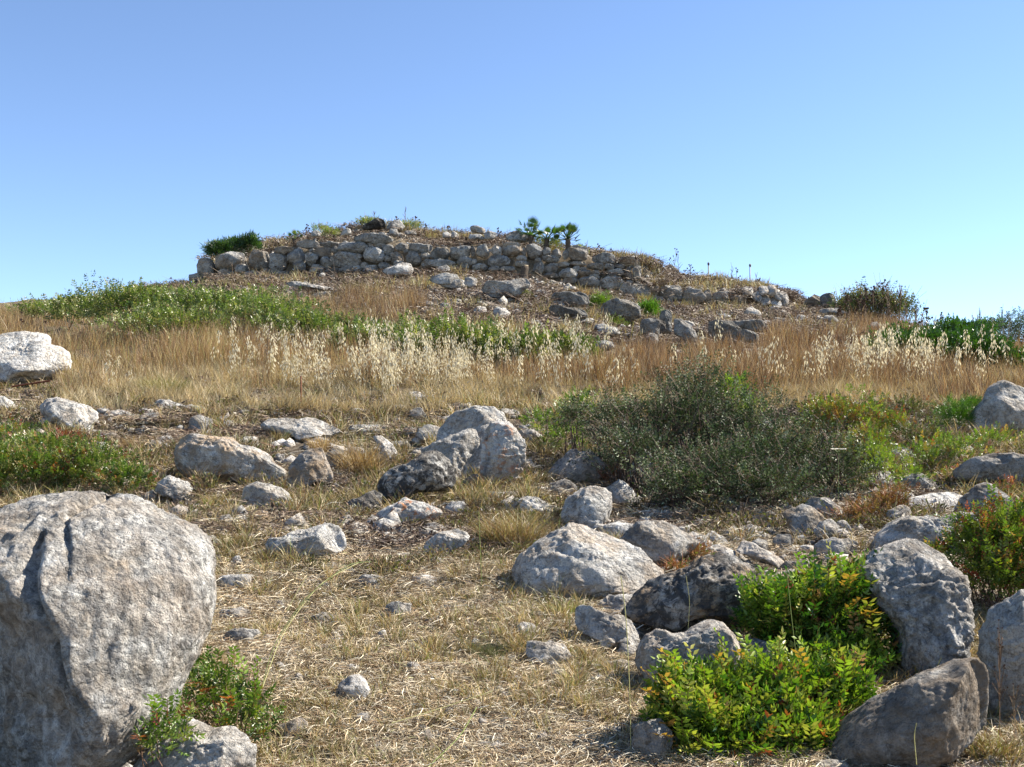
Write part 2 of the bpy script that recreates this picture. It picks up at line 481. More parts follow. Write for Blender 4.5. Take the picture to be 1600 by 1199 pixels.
    me = mesh_np(name, V, f, smooth=False)
    o = obj(name, me, M[mat], parent)
    loc = np.array([xc, Dc, zc + zb])
    if parent: loc = loc - np.array(parent.location)
    o.location = loc
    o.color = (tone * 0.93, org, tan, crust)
    if parent is None:
        tag(o, label, cat, group)
        FOOT.append((xc, Dc, wpx * mpp / 2, hd))
    return o

def boulder_carve(V, n, loc):
    def line(pts, w, d, V):
        P = np.array([loc(*p) for p in pts]); best = np.full(len(V), 1e9); tt = np.zeros(len(V))
        L = V[:, [0, 2]]
        for i in range(len(P) - 1):
            a, b = P[i], P[i + 1]; e = b - a
            t = np.clip(((L - a) @ e) / (e @ e), 0, 1)
            q = np.linalg.norm(L - (a + t[:, None] * e), axis=1)
            m = q < best; best[m] = q[m]; tt[m] = (i + t[m]) / (len(P) - 1)
        wv = np.interp(tt, np.linspace(0, 1, len(w)), w); dv = np.interp(tt, np.linspace(0, 1, len(d)), d)
        front = np.clip(-n[:, 1] * 6 + 0.9, 0, 1)
        return dv * np.exp(-(best / wv) ** 2) * front
    # vertical flutes and pitted skin of the old karst face
    P = V.copy()
    flute = fbm(np.stack([P[:, 0] * 26, P[:, 1] * 26, P[:, 2] * 3.0], 1), 21, 3)
    patch = np.clip(fbm(P * 3.6, 31, 3) * 2.2 + .2, 0, 1)
    pits = np.clip(fbm(P * 36, 41, 3), 0, 1)
    lowleft = np.clip((loc(430, 0)[0] - P[:, 0]) * 4, 0, 1)
    rug = fbm(P * 13, 51, 4)
    fl2 = fbm(np.stack([P[:, 0] * 48, P[:, 1] * 48, P[:, 2] * 6], 1), 71, 2)
    d = 0.006 * flute + 0.005 * fl2 + 0.006 * patch * pits + 0.026 * lowleft * np.abs(rug) + 0.003 * np.clip(fbm(P * 44, 61, 3), 0, 1)
    outw = n.copy(); outw[:, 1] *= 1.2
    V = V - outw * d[:, None]
    V[:, 1] += 0.8 * np.clip(V[:, 2] - 0.22, 0, None)
    ck = np.array([loc(*p) for p in [(530, 1200), (530, 890), (430, 760), (375, 570), (290, 455), (205, 300), (180, 200), (180, 60)]])
    xr = np.interp(V[:, 2], ck[:, 1], ck[:, 0]); below = np.clip((0.36 - V[:, 2]) / 0.3, 0, 1)
    V[:, 1] += 0.75 * np.clip(xr - V[:, 0], 0, 0.9) * below
    V[:, 1] += 0.45 * np.clip(V[:, 0] - xr - 0.04, 0, 0.40) * np.clip((0.55 - V[:, 2]) / 0.3, 0, 1)
    V[:, 1] += line([(300, 50), (268, 95), (240, 138)], [0.030, 0.022, 0.008], [0.10, 0.10, 0.04], V)
    V[:, 2] -= line([(300, 50), (268, 95), (240, 138)], [0.028, 0.02, 0.008], [0.05, 0.05, 0.02], V)
    V[:, 1] += line([(240, 138), (300, 220), (345, 290), (375, 370), (385, 440)], [0.009, 0.011, 0.010, 0.008, 0.006], [0.05, 0.045, 0.03, 0.02, 0.01], V)
    V[:, 1] += line([(180, 200), (205, 300), (240, 400), (290, 455), (330, 520), (375, 570), (405, 680), (430, 760), (490, 850), (530, 890)],
                    [0.010, 0.028, 0.028, 0.015, 0.010, 0.009, 0.009, 0.010, 0.010, 0.008], [0.03, 0.09, 0.09, 0.06, 0.05, 0.05, 0.05, 0.05, 0.04, 0.02], V)
    V[:, 1] += line([(385, 830), (400, 950), (370, 1050)], [0.02, 0.025, 0.02], [0.03, 0.04, 0.02], V)
    return V

rock("huge grey boulder with a deep crack down its face at the left edge", 'E',
     "-260,300 -200,150 -100,80 0,55 100,38 200,32 310,40 420,50 520,88 620,142 730,196 795,250 825,320 842,430 850,520 840,620 812,740 785,820 750,950 710,1040 650,1110 560,1170 480,1220 400,1330 -200,1330 -280,900",
     sub=7, tone=1.12, tan=0.3, crust=0.4, lean=0.22, cuts=1, amp=0.12, facet=0.10, box=0.62, depth=0.75, carve=boulder_carve, mat='hero', cen=(330, 640), D=4.35, name='boulder', cat='boulder')

# label | view | outline | options
ROCKS = [
 ("white pitted boulder jutting in at the left edge below the meadow", 'L', "-90,370 -60,335 60,338 190,363 250,400 290,452 370,462 430,500 446,560 425,620 372,670 312,692 150,700 -60,700", dict(tone=1.5, lean=0.75, tan=0.1, name='boulder', cat='boulder')),
 ("white domed rock below the white boulder at the left edge", 'L', "235,830 270,780 330,757 400,768 480,798 560,828 610,868 618,900 590,940 560,975 440,972 350,930 260,872", dict(tone=1.35, lean=0.6)),
 ("low grey stone tucked behind the left shoulder of the white domed rock", 'L', "175,750 220,745 290,765 270,785 200,782", dict(tone=1.1)),
 ("pale rock half out of frame below the white boulder at the left", 'L', "-60,790 -20,752 20,760 60,790 92,835 60,850 -40,840", dict(tone=1.2, lean=0.5)),
 ("cream stone in the grass just above the left green shrub", 'L', "180,1005 200,970 240,957 300,975 300,1010 260,1040 220,1055 190,1040", dict(tone=1.2, tan=0.4, lean=0.5)),
 ("thin pale ledge of stone right of the white domed rock", 'L', "600,880 660,845 740,838 800,850 850,885 760,895 660,892", dict(tone=1.1, lean=0.8)),
 ("rounded pale stone at the right end of the thin ledge", 'L', "855,900 880,870 930,855 990,862 1030,905 1010,925 960,935 870,932", dict(tone=1.1, tan=0.4)),
 ("small dark stone under the rounded pale stone", 'L', "868,950 900,938 940,955 938,985 900,995 872,985", dict(tone=0.8)),
 ("white-topped stone beside the yellow-green tussock", 'L', "960,820 965,785 1000,773 1060,785 1120,800 1165,830 1100,850 1010,860 970,850", dict(tone=1.3, lean=0.7)),
 ("small white-topped stone above the hollow by the long slab", 'L', "958,1035 990,1015 1040,1003 1078,1020 1080,1050 1030,1065 970,1060", dict(tone=1.3)),
 ("little white stone in dry tufts left of the long slab", 'L', "765,1010 800,992 832,1005 820,1025 780,1022", dict(tone=1.3)),
 ("white shard of rock lying diagonally in dry grass", 'A', "522,350 560,362 620,398 700,440 662,455 600,436 540,392", dict(tone=1.5, lean=0.9)),
 ("long tilted slab with a white top edge over a dark hollow", 'A', "970,385 1000,335 1040,308 1150,322 1300,350 1420,388 1500,428 1542,488 1592,520 1596,572 1540,608 1440,602 1300,582 1150,572 1060,560 1010,500 975,425", dict(tone=1.2, tan=0.7, lean=0.1, sub=6, facet=0.6, box=0.7)),
 ("grey angular rock with a notch above the big cracked boulder", 'A', "858,640 870,590 930,543 990,562 1050,598 1072,640 1052,702 1000,702 940,672", dict(tone=1.1)),
 ("grey two-stepped rock in grass under the long slab", 'A', "1338,680 1350,620 1390,590 1470,578 1512,600 1600,648 1642,720 1622,748 1500,754 1380,740", dict(tone=1.1)),
 ("tan triangular stone in grass between two grey rocks", 'A', "1188,790 1230,765 1272,760 1310,790 1347,840 1280,840 1215,825", dict(tone=0.9, tan=0.5)),
 ("flat-topped grey stone at the shoulder of the big boulder", 'A', "1028,855 1040,810 1080,797 1142,804 1158,830 1120,856 1060,862", dict(tone=0.85)),
 ("jagged pale stones wedged against the big boulder's shoulder", 'A', "875,790 905,760 935,748 980,765 1020,798 1000,828 950,842 912,822", dict(tone=1.1)),
 ("white block in the grass touching the big boulder's right edge", 'A', "1078,920 1110,885 1180,877 1222,908 1216,952 1160,982 1105,976", dict(tone=1.3)),
 ("small white chip in the straw right of the big boulder's shoulder", 'A', "1288,1050 1298,1000 1330,990 1345,1030 1325,1055", dict(tone=1.4)),
 ("wedge-shaped grey rock lying left of centre in dry grass", 'B', "48,890 68,852 150,845 250,805 380,775 440,785 490,848 505,890 432,942 400,972 300,994 180,984 60,935", dict(tone=1.15, sub=6, lean=0.3)),
 ("flat layered outcrop of pale rock in dry grass by the rusty stake", 'B', "22,212 58,184 150,183 280,188 350,212 400,238 480,258 400,292 372,322 250,324 160,294 60,262", dict(tone=1.15, lean=0.9)),
 ("low pale stone between grass tufts right of the flat outcrop", 'B', "500,245 560,224 640,232 700,238 742,270 700,292 600,284", dict(tone=1.05, lean=0.7)),
 ("upright pale stone behind the brown tuft left of the rock pile", 'B', "648,292 700,286 760,338 792,380 786,412 750,428 708,385", dict(tone=1.2)),
 ("tan eroded rock at the end of the long slab", 'B', "178,452 230,388 300,353 372,360 392,420 424,480 434,530 350,536 240,575 198,505", dict(tone=1.0, tan=0.75, crust=0.3)),
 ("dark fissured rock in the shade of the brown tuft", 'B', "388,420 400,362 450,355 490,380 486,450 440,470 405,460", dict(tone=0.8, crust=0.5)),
 ("small round grey stone tucked at the right end of the long slab", 'B', "92,410 120,385 155,395 165,430 140,455 105,445", dict(tone=0.8)),
 ("broad grey rock forming the back of the central rock pile", 'B', "985,330 1000,250 1040,190 1110,140 1200,116 1310,123 1382,150 1410,200 1410,420 1300,540 1100,540 1000,460", dict(tone=1.15, tan=0.25, lean=0.45, D=11.3, facet=.6)),
 ("tall upright rock with orange lichen on its top, right side of central pile", 'B', "1250,332 1268,240 1310,203 1400,208 1442,238 1484,310 1504,400 1498,480 1452,548 1372,562 1330,615 1262,590 1240,480", dict(tone=1.15, org=0.5, tan=0.25, lean=0.1, sub=6)),
 ("slanting slab leaning on the dark rock in the central pile", 'B', "918,372 980,330 1060,293 1160,258 1232,247 1244,300 1230,440 1190,560 1050,560 960,440", dict(tone=1.05, lean=0.2, D=11.1, facet=.5)),
 ("dark rock crusted with black lichen at the left of the central pile", 'B', "676,552 720,488 800,428 900,378 1000,368 1080,408 1112,470 1104,575 1000,592 880,602 830,650 700,662", dict(tone=0.8, crust=1.0, lean=0.35, D=9.8)),
 ("half-buried dark rock under the left foot of the central pile", 'B', "460,715 520,650 640,590 700,600 690,690 600,740 500,740", dict(tone=0.6, crust=0.5)),
 ("small pale rock in the gap under the upright orange-lichened rock", 'B', "1125,570 1150,520 1210,500 1262,520 1258,580 1210,610 1150,605", dict(tone=0.9, org=0.3)),
 ("low rock blotched with orange lichen in front of the central pile", 'B', "636,735 720,668 830,630 930,633 1022,665 1044,702 980,745 900,778 760,788 655,765", dict(tone=1.25, org=0.8, tan=0.2, lean=0.6)),
 ("pale stone next to the orange-blotched low rock", 'B', "1048,705 1080,650 1150,658 1198,700 1160,745 1090,745", dict(tone=1.2, lean=0.5)),
 ("small pinkish-grey stone behind the smooth white-grey stone", 'B', "918,832 930,790 980,768 1040,778 1054,815 1000,845", dict(tone=0.9, tan=0.2)),
 ("smooth white-grey stone in the grass below the central pile", 'B', "928,945 950,880 1040,813 1120,808 1188,850 1162,902 1100,932 1060,974 970,964", dict(tone=1.3, lean=0.4)),
 ("flat pale stone half sunk below the smooth white-grey stone", 'B', "918,990 980,963 1040,968 1085,1000 1000,1024 928,1012", dict(tone=1.1, lean=0.9)),
 ("thin white flake of stone at the top of the straw clearing", 'B', "352,1010 420,993 484,1020 442,1044 380,1038", dict(tone=1.25, lean=0.9)),
 ("low pale rock behind the big yellow tussock", 'C', "-40,722 60,694 130,698 200,728 245,770 200,805 60,810 -25,795", dict(tone=1.15, lean=0.5)),
 ("single round white stone on the litter below the meadow edge", 'B', "838,62 870,40 912,43 938,70 928,97 880,95", dict(tone=1.5)),
 ("small grey stone right of the rusty stake", 'B', "265,120 280,98 320,100 335,125 300,136", dict(tone=0.9)),
 ("humped rock left of the thorny shrub with rusty leaves beside it", 'C', "178,595 220,508 290,448 345,436 370,452 420,432 462,468 522,513 528,565 442,615 380,625 280,612 205,628", dict(tone=0.95, tan=0.45, crust=0.2)),
 ("dark stone below the humped rock left of the thorny shrub", 'C', "178,685 220,620 290,598 352,618 364,662 300,706 215,706", dict(tone=0.8)),
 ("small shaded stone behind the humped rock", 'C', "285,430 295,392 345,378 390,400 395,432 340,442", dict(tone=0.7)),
 ("pointed bluish rock at the front edge of the thorny shrub", 'C', "652,615 658,540 678,460 705,444 742,460 794,500 806,560 762,625 700,645", dict(tone=1.15, lean=0.3)),
 ("rounded tan-grey rock with fine cracks above the big slanted rock", 'C', "268,805 288,710 370,668 450,638 502,638 554,690 558,760 542,822 490,884 430,896 348,868 278,848", dict(tone=1.1, tan=0.25, lean=0.3)),
 ("spiky folded rock between the cracked round rock and thorny shrub", 'C', "528,742 518,640 600,603 642,620 682,680 722,700 682,734 620,744 570,754", dict(tone=1.2, crust=0.2, lean=0.5)),
 ("largest slanted grey rock in the middle, half crossed by a shadow", 'C', "-5,1112 58,1020 128,948 230,888 300,858 380,850 480,888 590,928 680,988 760,1058 830,1118 874,1182 822,1234 700,1246 560,1264 400,1266 240,1264 100,1234 18,1184", dict(tone=1.15, tan=0.35, lean=0.9, sub=6, cuts=6, facet=0.5, box=0.75)),
 ("white rough stone behind the top of the largest slanted rock", 'C', "488,902 518,850 600,838 692,848 700,900 640,945 560,965", dict(tone=1.35, lean=0.6)),
 ("round pitted rock sitting at the right shoulder of the slanted rock", 'C', "598,932 640,878 680,848 722,828 790,838 860,833 922,868 1002,918 1044,962 992,1004 962,1044 932,1084 860,1118 788,1104 738,1054 698,994 638,984", dict(tone=1.05, crust=0.35, tan=0.4, lean=0.1)),
 ("pale shard right of the round pitted rock", 'C', "1008,932 1070,918 1112,958 1134,1002 1062,995", dict(tone=1.25, lean=0.7)),
 ("flat white shard among rubble under the thorny shrub", 'C', "1078,922 1120,890 1182,928 1206,970 1142,978", dict(tone=1.35, lean=0.9)),
 ("smooth tan wedge sloping down to the right beside the black-crusted rock", 'C', "1248,1002 1288,948 1342,958 1442,1008 1504,1060 1484,1108 1400,1058 1308,1028", dict(tone=1.1, tan=0.4, lean=0.8)),
 ("broad rock with black crust on top and tan underside, above the saddle rock", 'G', "668,352 720,320 780,255 850,218 880,180 950,148 1040,118 1130,88 1200,50 1280,18 1360,18 1440,58 1502,110 1544,172 1534,262 1402,335 1302,425 1200,446 1000,456 850,446 758,405", dict(tone=1.0, crust=0.95, tan=0.9, lean=0.35, sub=6, cuts=5, amp=1.3)),
 ("low brown stone between the tan wedge and the leafy bush", 'C', "1488,1085 1530,1050 1640,1048 1705,1080 1692,1134 1520,1138", dict(tone=0.8, tan=0.7)),
 ("reddish-brown rock at the lower right edge of the thorny shrub", 'D', "268,805 300,758 370,738 432,768 494,820 484,855 432,895 380,925 300,920 272,888", dict(tone=0.8, tan=0.8)),
 ("grey-pink rock leaning behind the reddish-brown rock", 'D', "378,738 450,698 530,698 572,758 584,812 542,835 480,805 430,775", dict(tone=0.85, tan=0.4)),
 ("white-grey faceted stone in front of the reddish-brown rock", 'D', "430,895 488,838 530,822 572,868 578,922 520,940 458,935", dict(tone=1.1)),
 ("upright white stone right of the faceted stone", 'D', "560,842 600,828 642,860 638,914 592,920", dict(tone=1.1)),
 ("flat-topped grey block half hidden by thin weeds", 'D', "428,965 470,940 520,938 640,922 684,960 642,1014 560,1046 430,1044", dict(tone=0.9, lean=0.1)),
 ("rounded grey stone left of the flat-topped block", 'D', "86,952 130,928 182,950 174,1002 110,994", dict(tone=0.8)),
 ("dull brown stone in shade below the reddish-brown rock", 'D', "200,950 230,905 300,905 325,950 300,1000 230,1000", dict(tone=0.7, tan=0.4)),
 ("dark-topped pointed rock above the smooth white slab on the right", 'D', "868,635 930,598 1030,560 1082,600 1114,642 1092,680 1000,680 928,675", dict(tone=0.85, crust=0.5, tan=0.2)),
 ("smooth white slab beside the dark pyramid rock", 'D', "938,762 958,708 1050,688 1200,673 1275,690 1232,745 1182,785 1120,782 1040,800 968,795", dict(tone=1.6, lean=0.9, crust=0.0, amp=0.6)),
 ("dark pyramid-shaped rock with pits on the right", 'D', "1215,765 1270,688 1390,618 1452,633 1512,690 1532,740 1538,805 1450,810 1330,800 1228,798", dict(tone=0.9, crust=0.4, tan=0.2, lean=0.2)),
 ("small brown-grey upright rock left of the smooth white slab", 'D', "820,865 828,788 880,758 937,743 972,780 974,834 900,868 850,876", dict(tone=0.95, tan=0.4)),
 ("long low grey rock stretching behind the rough white-patched rock", 'D', "745,1010 788,930 868,870 950,828 1030,818 1130,833 1180,798 1240,780 1320,798 1420,803 1475,840 1404,890 1200,975 1000,980 850,1030", dict(tone=1.0, tan=0.15, lean=0.3, sub=6)),
 ("broad dark boulder at the right edge under the reddish leaves", 'D', "1228,562 1248,500 1310,458 1400,450 1600,462 1720,500 1720,640 1600,680 1500,660 1350,630 1255,605", dict(tone=0.75, tan=0.3, lean=-0.1, amp=0.6, name='boulder', cat='boulder')),
 ("bluish boulder with a pale top at the right edge of the meadow", 'D', "1312,292 1328,228 1368,188 1398,108 1440,68 1490,48 1540,58 1600,83 1700,150 1720,380 1500,392 1400,372 1328,335", dict(tone=1.0, tan=0.3, lean=0.0, amp=0.7, name='boulder', cat='boulder')),
 ("large rough white-patched rock right of the leafy bush", 'P', "1353,885 1388,862 1415,850 1445,846 1470,850 1488,866 1503,884 1516,905 1525,925 1526,946 1516,968 1504,983 1501,1005 1491,1024 1450,1045 1420,1056 1390,1060 1382,1030 1386,1000 1384,980 1374,940 1358,908", dict(tone=1.25, crust=0.45, lean=0.65, sub=6, amp=1.6, cuts=10)),
 ("big dark wedge rock at the lower right with a lit right edge", 'H', "510,1130 620,990 660,948 740,878 830,808 920,733 1030,673 1130,648 1200,598 1310,580 1362,620 1384,690 1380,800 1388,900 1374,964 1292,1010 1200,1090 1150,1160 1000,1200 750,1210 560,1200", dict(tone=0.8, crust=0.35, tan=0.55, lean=-0.15, sub=6, cuts=3, amp=0.6, facet=0.4, box=0.7)),
 ("tall grey rock cut off by the right edge, right of the wedge rock", 'H', "1360,610 1378,500 1430,398 1500,328 1570,238 1630,218 1760,320 1780,900 1650,960 1500,930 1400,880 1375,750", dict(tone=0.95, lean=0.1, sub=6, amp=0.8)),
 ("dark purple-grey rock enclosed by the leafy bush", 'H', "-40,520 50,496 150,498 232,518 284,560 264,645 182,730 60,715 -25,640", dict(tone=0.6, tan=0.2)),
 ("small dull rock poking out between the two leafy bushes", 'H', "348,602 430,598 474,650 454,705 380,710", dict(tone=0.7, tan=0.3)),
 ("smooth white stone at the bottom edge right of the leafy bush", 'H', "415,1230 440,1185 480,1166 545,1162 620,1185 650,1240", dict(tone=1.3)),
 ("saddle-shaped grey rock with a hollow between two humps", 'G', "752,625 763,540 798,480 860,438 900,448 950,468 1020,458 1080,428 1150,403 1200,396 1242,408 1284,470 1314,540 1334,600 1294,665 1254,750 1100,775 980,815 860,815 796,745", dict(tone=1.1, tan=0.3, lean=0.15, sub=6, cuts=3, facet=0.25, box=0.7)),
 ("pale flat-topped block left of the saddle rock", 'G', "418,402 424,323 460,308 540,328 640,348 732,388 758,440 780,512 742,556 640,552 560,546 528,485 438,435", dict(tone=1.3, lean=0.5, cuts=9)),
 ("thin pale slab behind the flat-topped block", 'G', "525,315 590,273 680,243 778,253 764,305 702,350 660,365 590,345", dict(tone=1.3, lean=0.9)),
 ("light grey rock with a shaded hollow left of the flat-topped block", 'G', "146,565 153,518 280,503 352,528 384,580 404,622 350,648 260,648 186,618", dict(tone=1.25, lean=0.5)),
 ("narrow pale upright stone beside the feathery grey weed", 'G', "98,422 130,396 187,403 208,470 182,498 118,486", dict(tone=1.1)),
 ("low pink-tinged stone in straw left of the saddle rock", 'G', "545,665 580,628 680,608 724,630 704,665 620,686", dict(tone=0.95, tan=0.5, lean=0.6)),
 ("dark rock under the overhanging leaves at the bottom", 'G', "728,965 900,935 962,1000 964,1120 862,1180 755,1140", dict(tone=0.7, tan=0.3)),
 ("small grey stone left of the rock under the leaves", 'G', "596,1025 640,978 692,983 694,1034 640,1050", dict(tone=0.95)),
 ("long pale stone cut by the bottom edge below the clearing", 'G', "600,1220 620,1188 670,1172 740,1182 745,1230", dict(tone=1.1)),
 ("rounded pale stone at the bottom edge beside the long pale stone", 'G', "752,1230 765,1185 795,1170 845,1180 870,1230", dict(tone=1.1)),
 ("flat cream stone below the light grey rock with the hollow", 'G', "36,712 80,693 128,708 102,750 48,750", dict(tone=1.2, tan=0.4, lean=0.9)),
 ("white faceted stone standing alone in the straw clearing", 'F', "436,805 453,750 510,698 560,687 602,713 634,780 614,834 560,850 478,840", dict(tone=1.45, tan=0.15, lean=0.2, cuts=9)),
 ("grey-brown angular stone at the lower left of the straw clearing", 'F', "98,1000 170,958 230,928 282,950 298,1000 284,1054 230,1076 148,1058", dict(tone=1.0, tan=0.4)),
 ("pinkish white oval stone near the top of the straw clearing", 'F', "856,152 920,138 1004,153 994,187 930,204 868,184", dict(tone=1.3, lean=0.6)),
 ("dark-sided stone cut by the bottom edge in the straw clearing", 'F', "845,1085 880,1022 950,998 982,1030 970,1085", dict(tone=0.85, tan=0.5)),
 ("low grey stone half sunk at the upper left of the straw clearing", 'F', "326,195 400,178 464,205 446,240 346,238", dict(tone=0.95, lean=0.8)),
 ("large pale rock cut by the bottom edge in front of the big boulder", 'E', "520,1240 560,1165 600,1120 680,1058 752,1008 830,1006 900,1022 1000,1028 1052,1068 1088,1130 1108,1230 1090,1330 540,1330", dict(tone=1.25, lean=0.45, tan=0.15, cuts=10, D=4.25, sub=6)),
 ("low dull stone under the thorny shrub among the rubble", 'C', "1395,850 1405,790 1440,775 1475,800 1470,850 1430,865", dict(tone=0.8)),
 ("slab-like grey rock with a lit top, above the meadow grass in the centre", 'V', "448,520 500,462 600,468 690,447 745,450 755,480 720,520 680,560 600,575 500,565", dict(tone=1.0, lean=0.2)),
 ("thick dark rectangular slab under the middle of the ruined wall", 'V', "885,560 905,537 1060,534 1110,560 1128,605 1110,632 1000,632 890,615", dict(tone=0.75, lean=-0.2, crust=0.2)),
 ("long dark slab lying directly below the thick rectangular slab", 'V', "868,640 885,622 1000,632 1105,645 1115,700 1050,712 900,705", dict(tone=0.65, lean=-0.2, crust=0.2)),
 ("dark humped rock with a white ridge, left of the bright green tuft", 'V', "1195,640 1240,600 1330,576 1390,590 1440,640 1450,700 1380,730 1260,720 1205,690", dict(tone=0.85, lean=0.3, crust=0.2)),
 ("white sunlit stone in the tall grass under the slab-like rock", 'V', "520,660 545,632 600,636 632,670 610,715 560,722 530,700", dict(tone=1.3, lean=0.6)),
 ("smaller white sunlit stone left of its larger pale neighbour", 'V', "398,650 430,622 470,628 485,665 460,692 410,685", dict(tone=1.3, lean=0.6)),
 ("bluish flat-topped rock in rubble below the wall's middle", 'V', "118,455 160,418 240,408 300,420 310,460 290,490 200,492", dict(tone=1.0, lean=0.4)),
 ("rounded grey rock right of the bluish flat-topped rock", 'V', "338,480 350,445 385,433 425,450 422,490 380,505", dict(tone=1.0)),
 ("grey rock at the foot of the wall where the rubble slope begins", 'U', "1270,440 1320,408 1400,380 1450,385 1465,430 1440,465 1330,475", dict(tone=1.05, lean=0.3)),
 ("pointed pale stone above the rounded grey rock", 'V', "168,400 190,365 230,355 252,380 240,408", dict(tone=1.1)),
 ("small white ball-shaped stone at the foot of the wall's left half", 'U', "875,455 890,446 910,450 916,468 895,478 878,472", dict(tone=1.5)),
 ("long low pale ledge in brown litter below the wall's left half", 'U', "660,515 720,498 800,515 900,535 990,545 985,562 860,555 700,535", dict(tone=1.0, lean=0.9)),
 ("thin pale slab sticking up in litter left of the long ledge", 'U', "405,545 430,542 455,560 440,570 412,560", dict(tone=1.1, lean=0.8)),
 ("grey stone standing in brown stems left of the white sunlit pair", 'V', "190,612 215,600 245,608 250,632 215,642", dict(tone=1.0)),
 ("small pale stone by itself above the grass left of the white pair", 'V', "98,605 115,590 145,598 150,622 115,630", dict(tone=1.1)),
 ("dark blocky rock on the slope right of the bright green tuft", 'W', "398,600 402,510 470,505 520,515 525,600 500,640 420,640", dict(tone=0.7, lean=-0.1)),
 ("narrow dark rock standing behind the dark blocky rock", 'W', "518,560 530,460 575,450 602,480 600,590 550,600", dict(tone=0.65, lean=0)),
 ("pointed grey rock leaning right in reddish grass", 'W', "612,620 625,515 660,498 710,540 760,595 765,650 690,660", dict(tone=0.9, lean=0.1)),
 ("dark ledge block in reddish stems at the left end of the ledge", 'W', "822,600 828,530 870,515 960,520 1035,560 1035,640 930,655 840,645", dict(tone=0.65, lean=-0.2, crust=0.2)),
 ("long pale-topped slab along the ledge in reddish stems", 'W', "938,528 960,512 1060,510 1160,515 1192,545 1180,590 1060,592 960,575", dict(tone=0.85, lean=0.3)),
 ("dark stone beneath the long pale-topped slab", 'W', "1018,600 1040,572 1110,580 1142,610 1135,650 1050,655", dict(tone=0.7, lean=0)),
 ("white tilted stone on bare soil under the lower wall", 'W', "1045,470 1060,435 1095,418 1130,440 1160,480 1110,482", dict(tone=1.3, lean=0.5)),
 ("grey rock in grass below the humped white-ridged rock", 'V', "1130,800 1140,745 1200,735 1280,760 1318,800 1250,825", dict(tone=0.95, lean=0.4)),
 ("dark rock right of the humped rock under green sprigs", 'V', "1455,790 1462,712 1520,700 1590,720 1600,790 1540,815", dict(tone=0.65)),
 ("pink-grey boulder on the right skyline beside a thin dry bush", 'X', "222,205 240,165 285,142 335,145 335,215 270,225", dict(tone=0.8, tan=0.3, lean=0.2, D=38.5)),
 ("larger dark rounded boulder on the right skyline", 'X', "325,225 328,150 370,133 410,142 428,180 424,228", dict(tone=0.75, lean=0.1, D=38.2)),
 ("brown hump of rock behind the dry bush on the right skyline", 'X', "428,210 450,170 500,150 550,155 570,200 500,220", dict(tone=0.75, tan=0.5, D=38.6)),
 ("flat grey slab below the two skyline boulders", 'X', "318,245 340,225 430,228 500,262 440,268 340,262", dict(tone=0.95, lean=0.9)),
 ("pale tilted stone in reddish grass below the skyline boulders", 'X', "345,300 358,275 410,280 446,312 400,325", dict(tone=1.0, lean=0.8)),
 ("grey stone hidden in tall grass right of the reddish stems", 'X', "630,350 645,318 690,315 706,345 680,370", dict(tone=0.9)),
 ("black-burnt looking rock on the very top of the mound", 'U', "1142,180 1150,150 1190,135 1240,105 1280,115 1292,165 1230,182", dict(tone=0.35, crust=0.8, D=41.6)),
 ("leaning pale rock right of the black rock on the mound top", 'U', "1295,165 1320,125 1380,115 1412,150 1395,185 1330,190", dict(tone=1.0, tan=0.3, D=41.2)),
 ("grey slab on the mound top just above the wall's highest block", 'U', "1310,205 1320,170 1360,178 1375,210 1345,225", dict(tone=1.0, D=39.5)),
 ("low stone on the mound's right slope above the wall", 'U', "1405,205 1420,182 1475,180 1485,205 1440,215", dict(tone=0.9, tan=0.4, D=40.5)),
 ("pale upright stone on the mound above the wall's left half", 'U', "1008,215 1020,175 1050,163 1075,180 1070,215", dict(tone=1.1, tan=0.3, D=39.4)),
 ("round grey stone on the wall top left of the bright weeds", 'U', "825,222 832,190 858,178 885,195 885,225", dict(tone=1.0, D=39.2)),
 ("flat overhanging stone topping the heap on the mound's crest", 'V', "376,118 400,110 440,116 474,130 475,160 430,165 385,150", dict(tone=0.9, lean=0, D=40.6)),
 ("square grey stone right of the overhanging stone on the crest", 'V', "465,198 468,155 500,142 542,148 545,190 510,202", dict(tone=1.0, D=40.2)),
 ("low stone carrying the overhanging one on the crest", 'V', "365,190 385,165 440,163 468,180 465,200 390,202", dict(tone=1.1, D=40.2)),
 ("small upright stone on the crest left of the heap", 'V', "255,192 258,155 280,145 298,155 295,192", dict(tone=1.0, D=40.2)),
 ("pale stone furthest left in the crest row", 'V', "205,190 208,155 235,148 258,162 255,195", dict(tone=1.1, D=40.3)),
 ("large humped boulder on the wall top left of the fan palms", 'V', "600,200 605,165 650,140 700,142 740,165 745,215 660,222", dict(tone=0.95, tan=0.3, D=39.6)),
 ("tan rounded boulder against the left fan palm", 'V', "725,205 722,160 745,150 775,165 785,205", dict(tone=1.05, tan=0.5, D=39.5)),
 ("dark boulder on the skyline left of the two metal posts", 'W', "556,190 570,158 595,152 630,172 650,205 600,208", dict(tone=0.7, tan=0.2, D=44)),
 ("small weedy hump of stone left of the dark skyline boulder", 'W', "490,180 500,150 525,144 548,155 548,182", dict(tone=0.8, D=43.5)),
 ("low dark stone on the skyline between the two metal posts", 'W', "910,265 920,250 945,250 975,262 960,272", dict(tone=0.7, D=42.5)),
]
for lab, vw, sp, op in ROCKS:
    kw = dict(op)
    if vw in 'UVWX':
        kw.setdefault('mat', 'rockfar'); kw.setdefault('box', 0.62); kw.setdefault('sink', -0.12); kw.setdefault('amp', 0.7)
        if kw.get('tone', 1) < 0.86: kw['lean'] = -0.45; kw['tone'] *= 0.85  # dark rocks tip forward; shade of their fronts also put into the tone
    rock(lab, vw, sp, **kw)

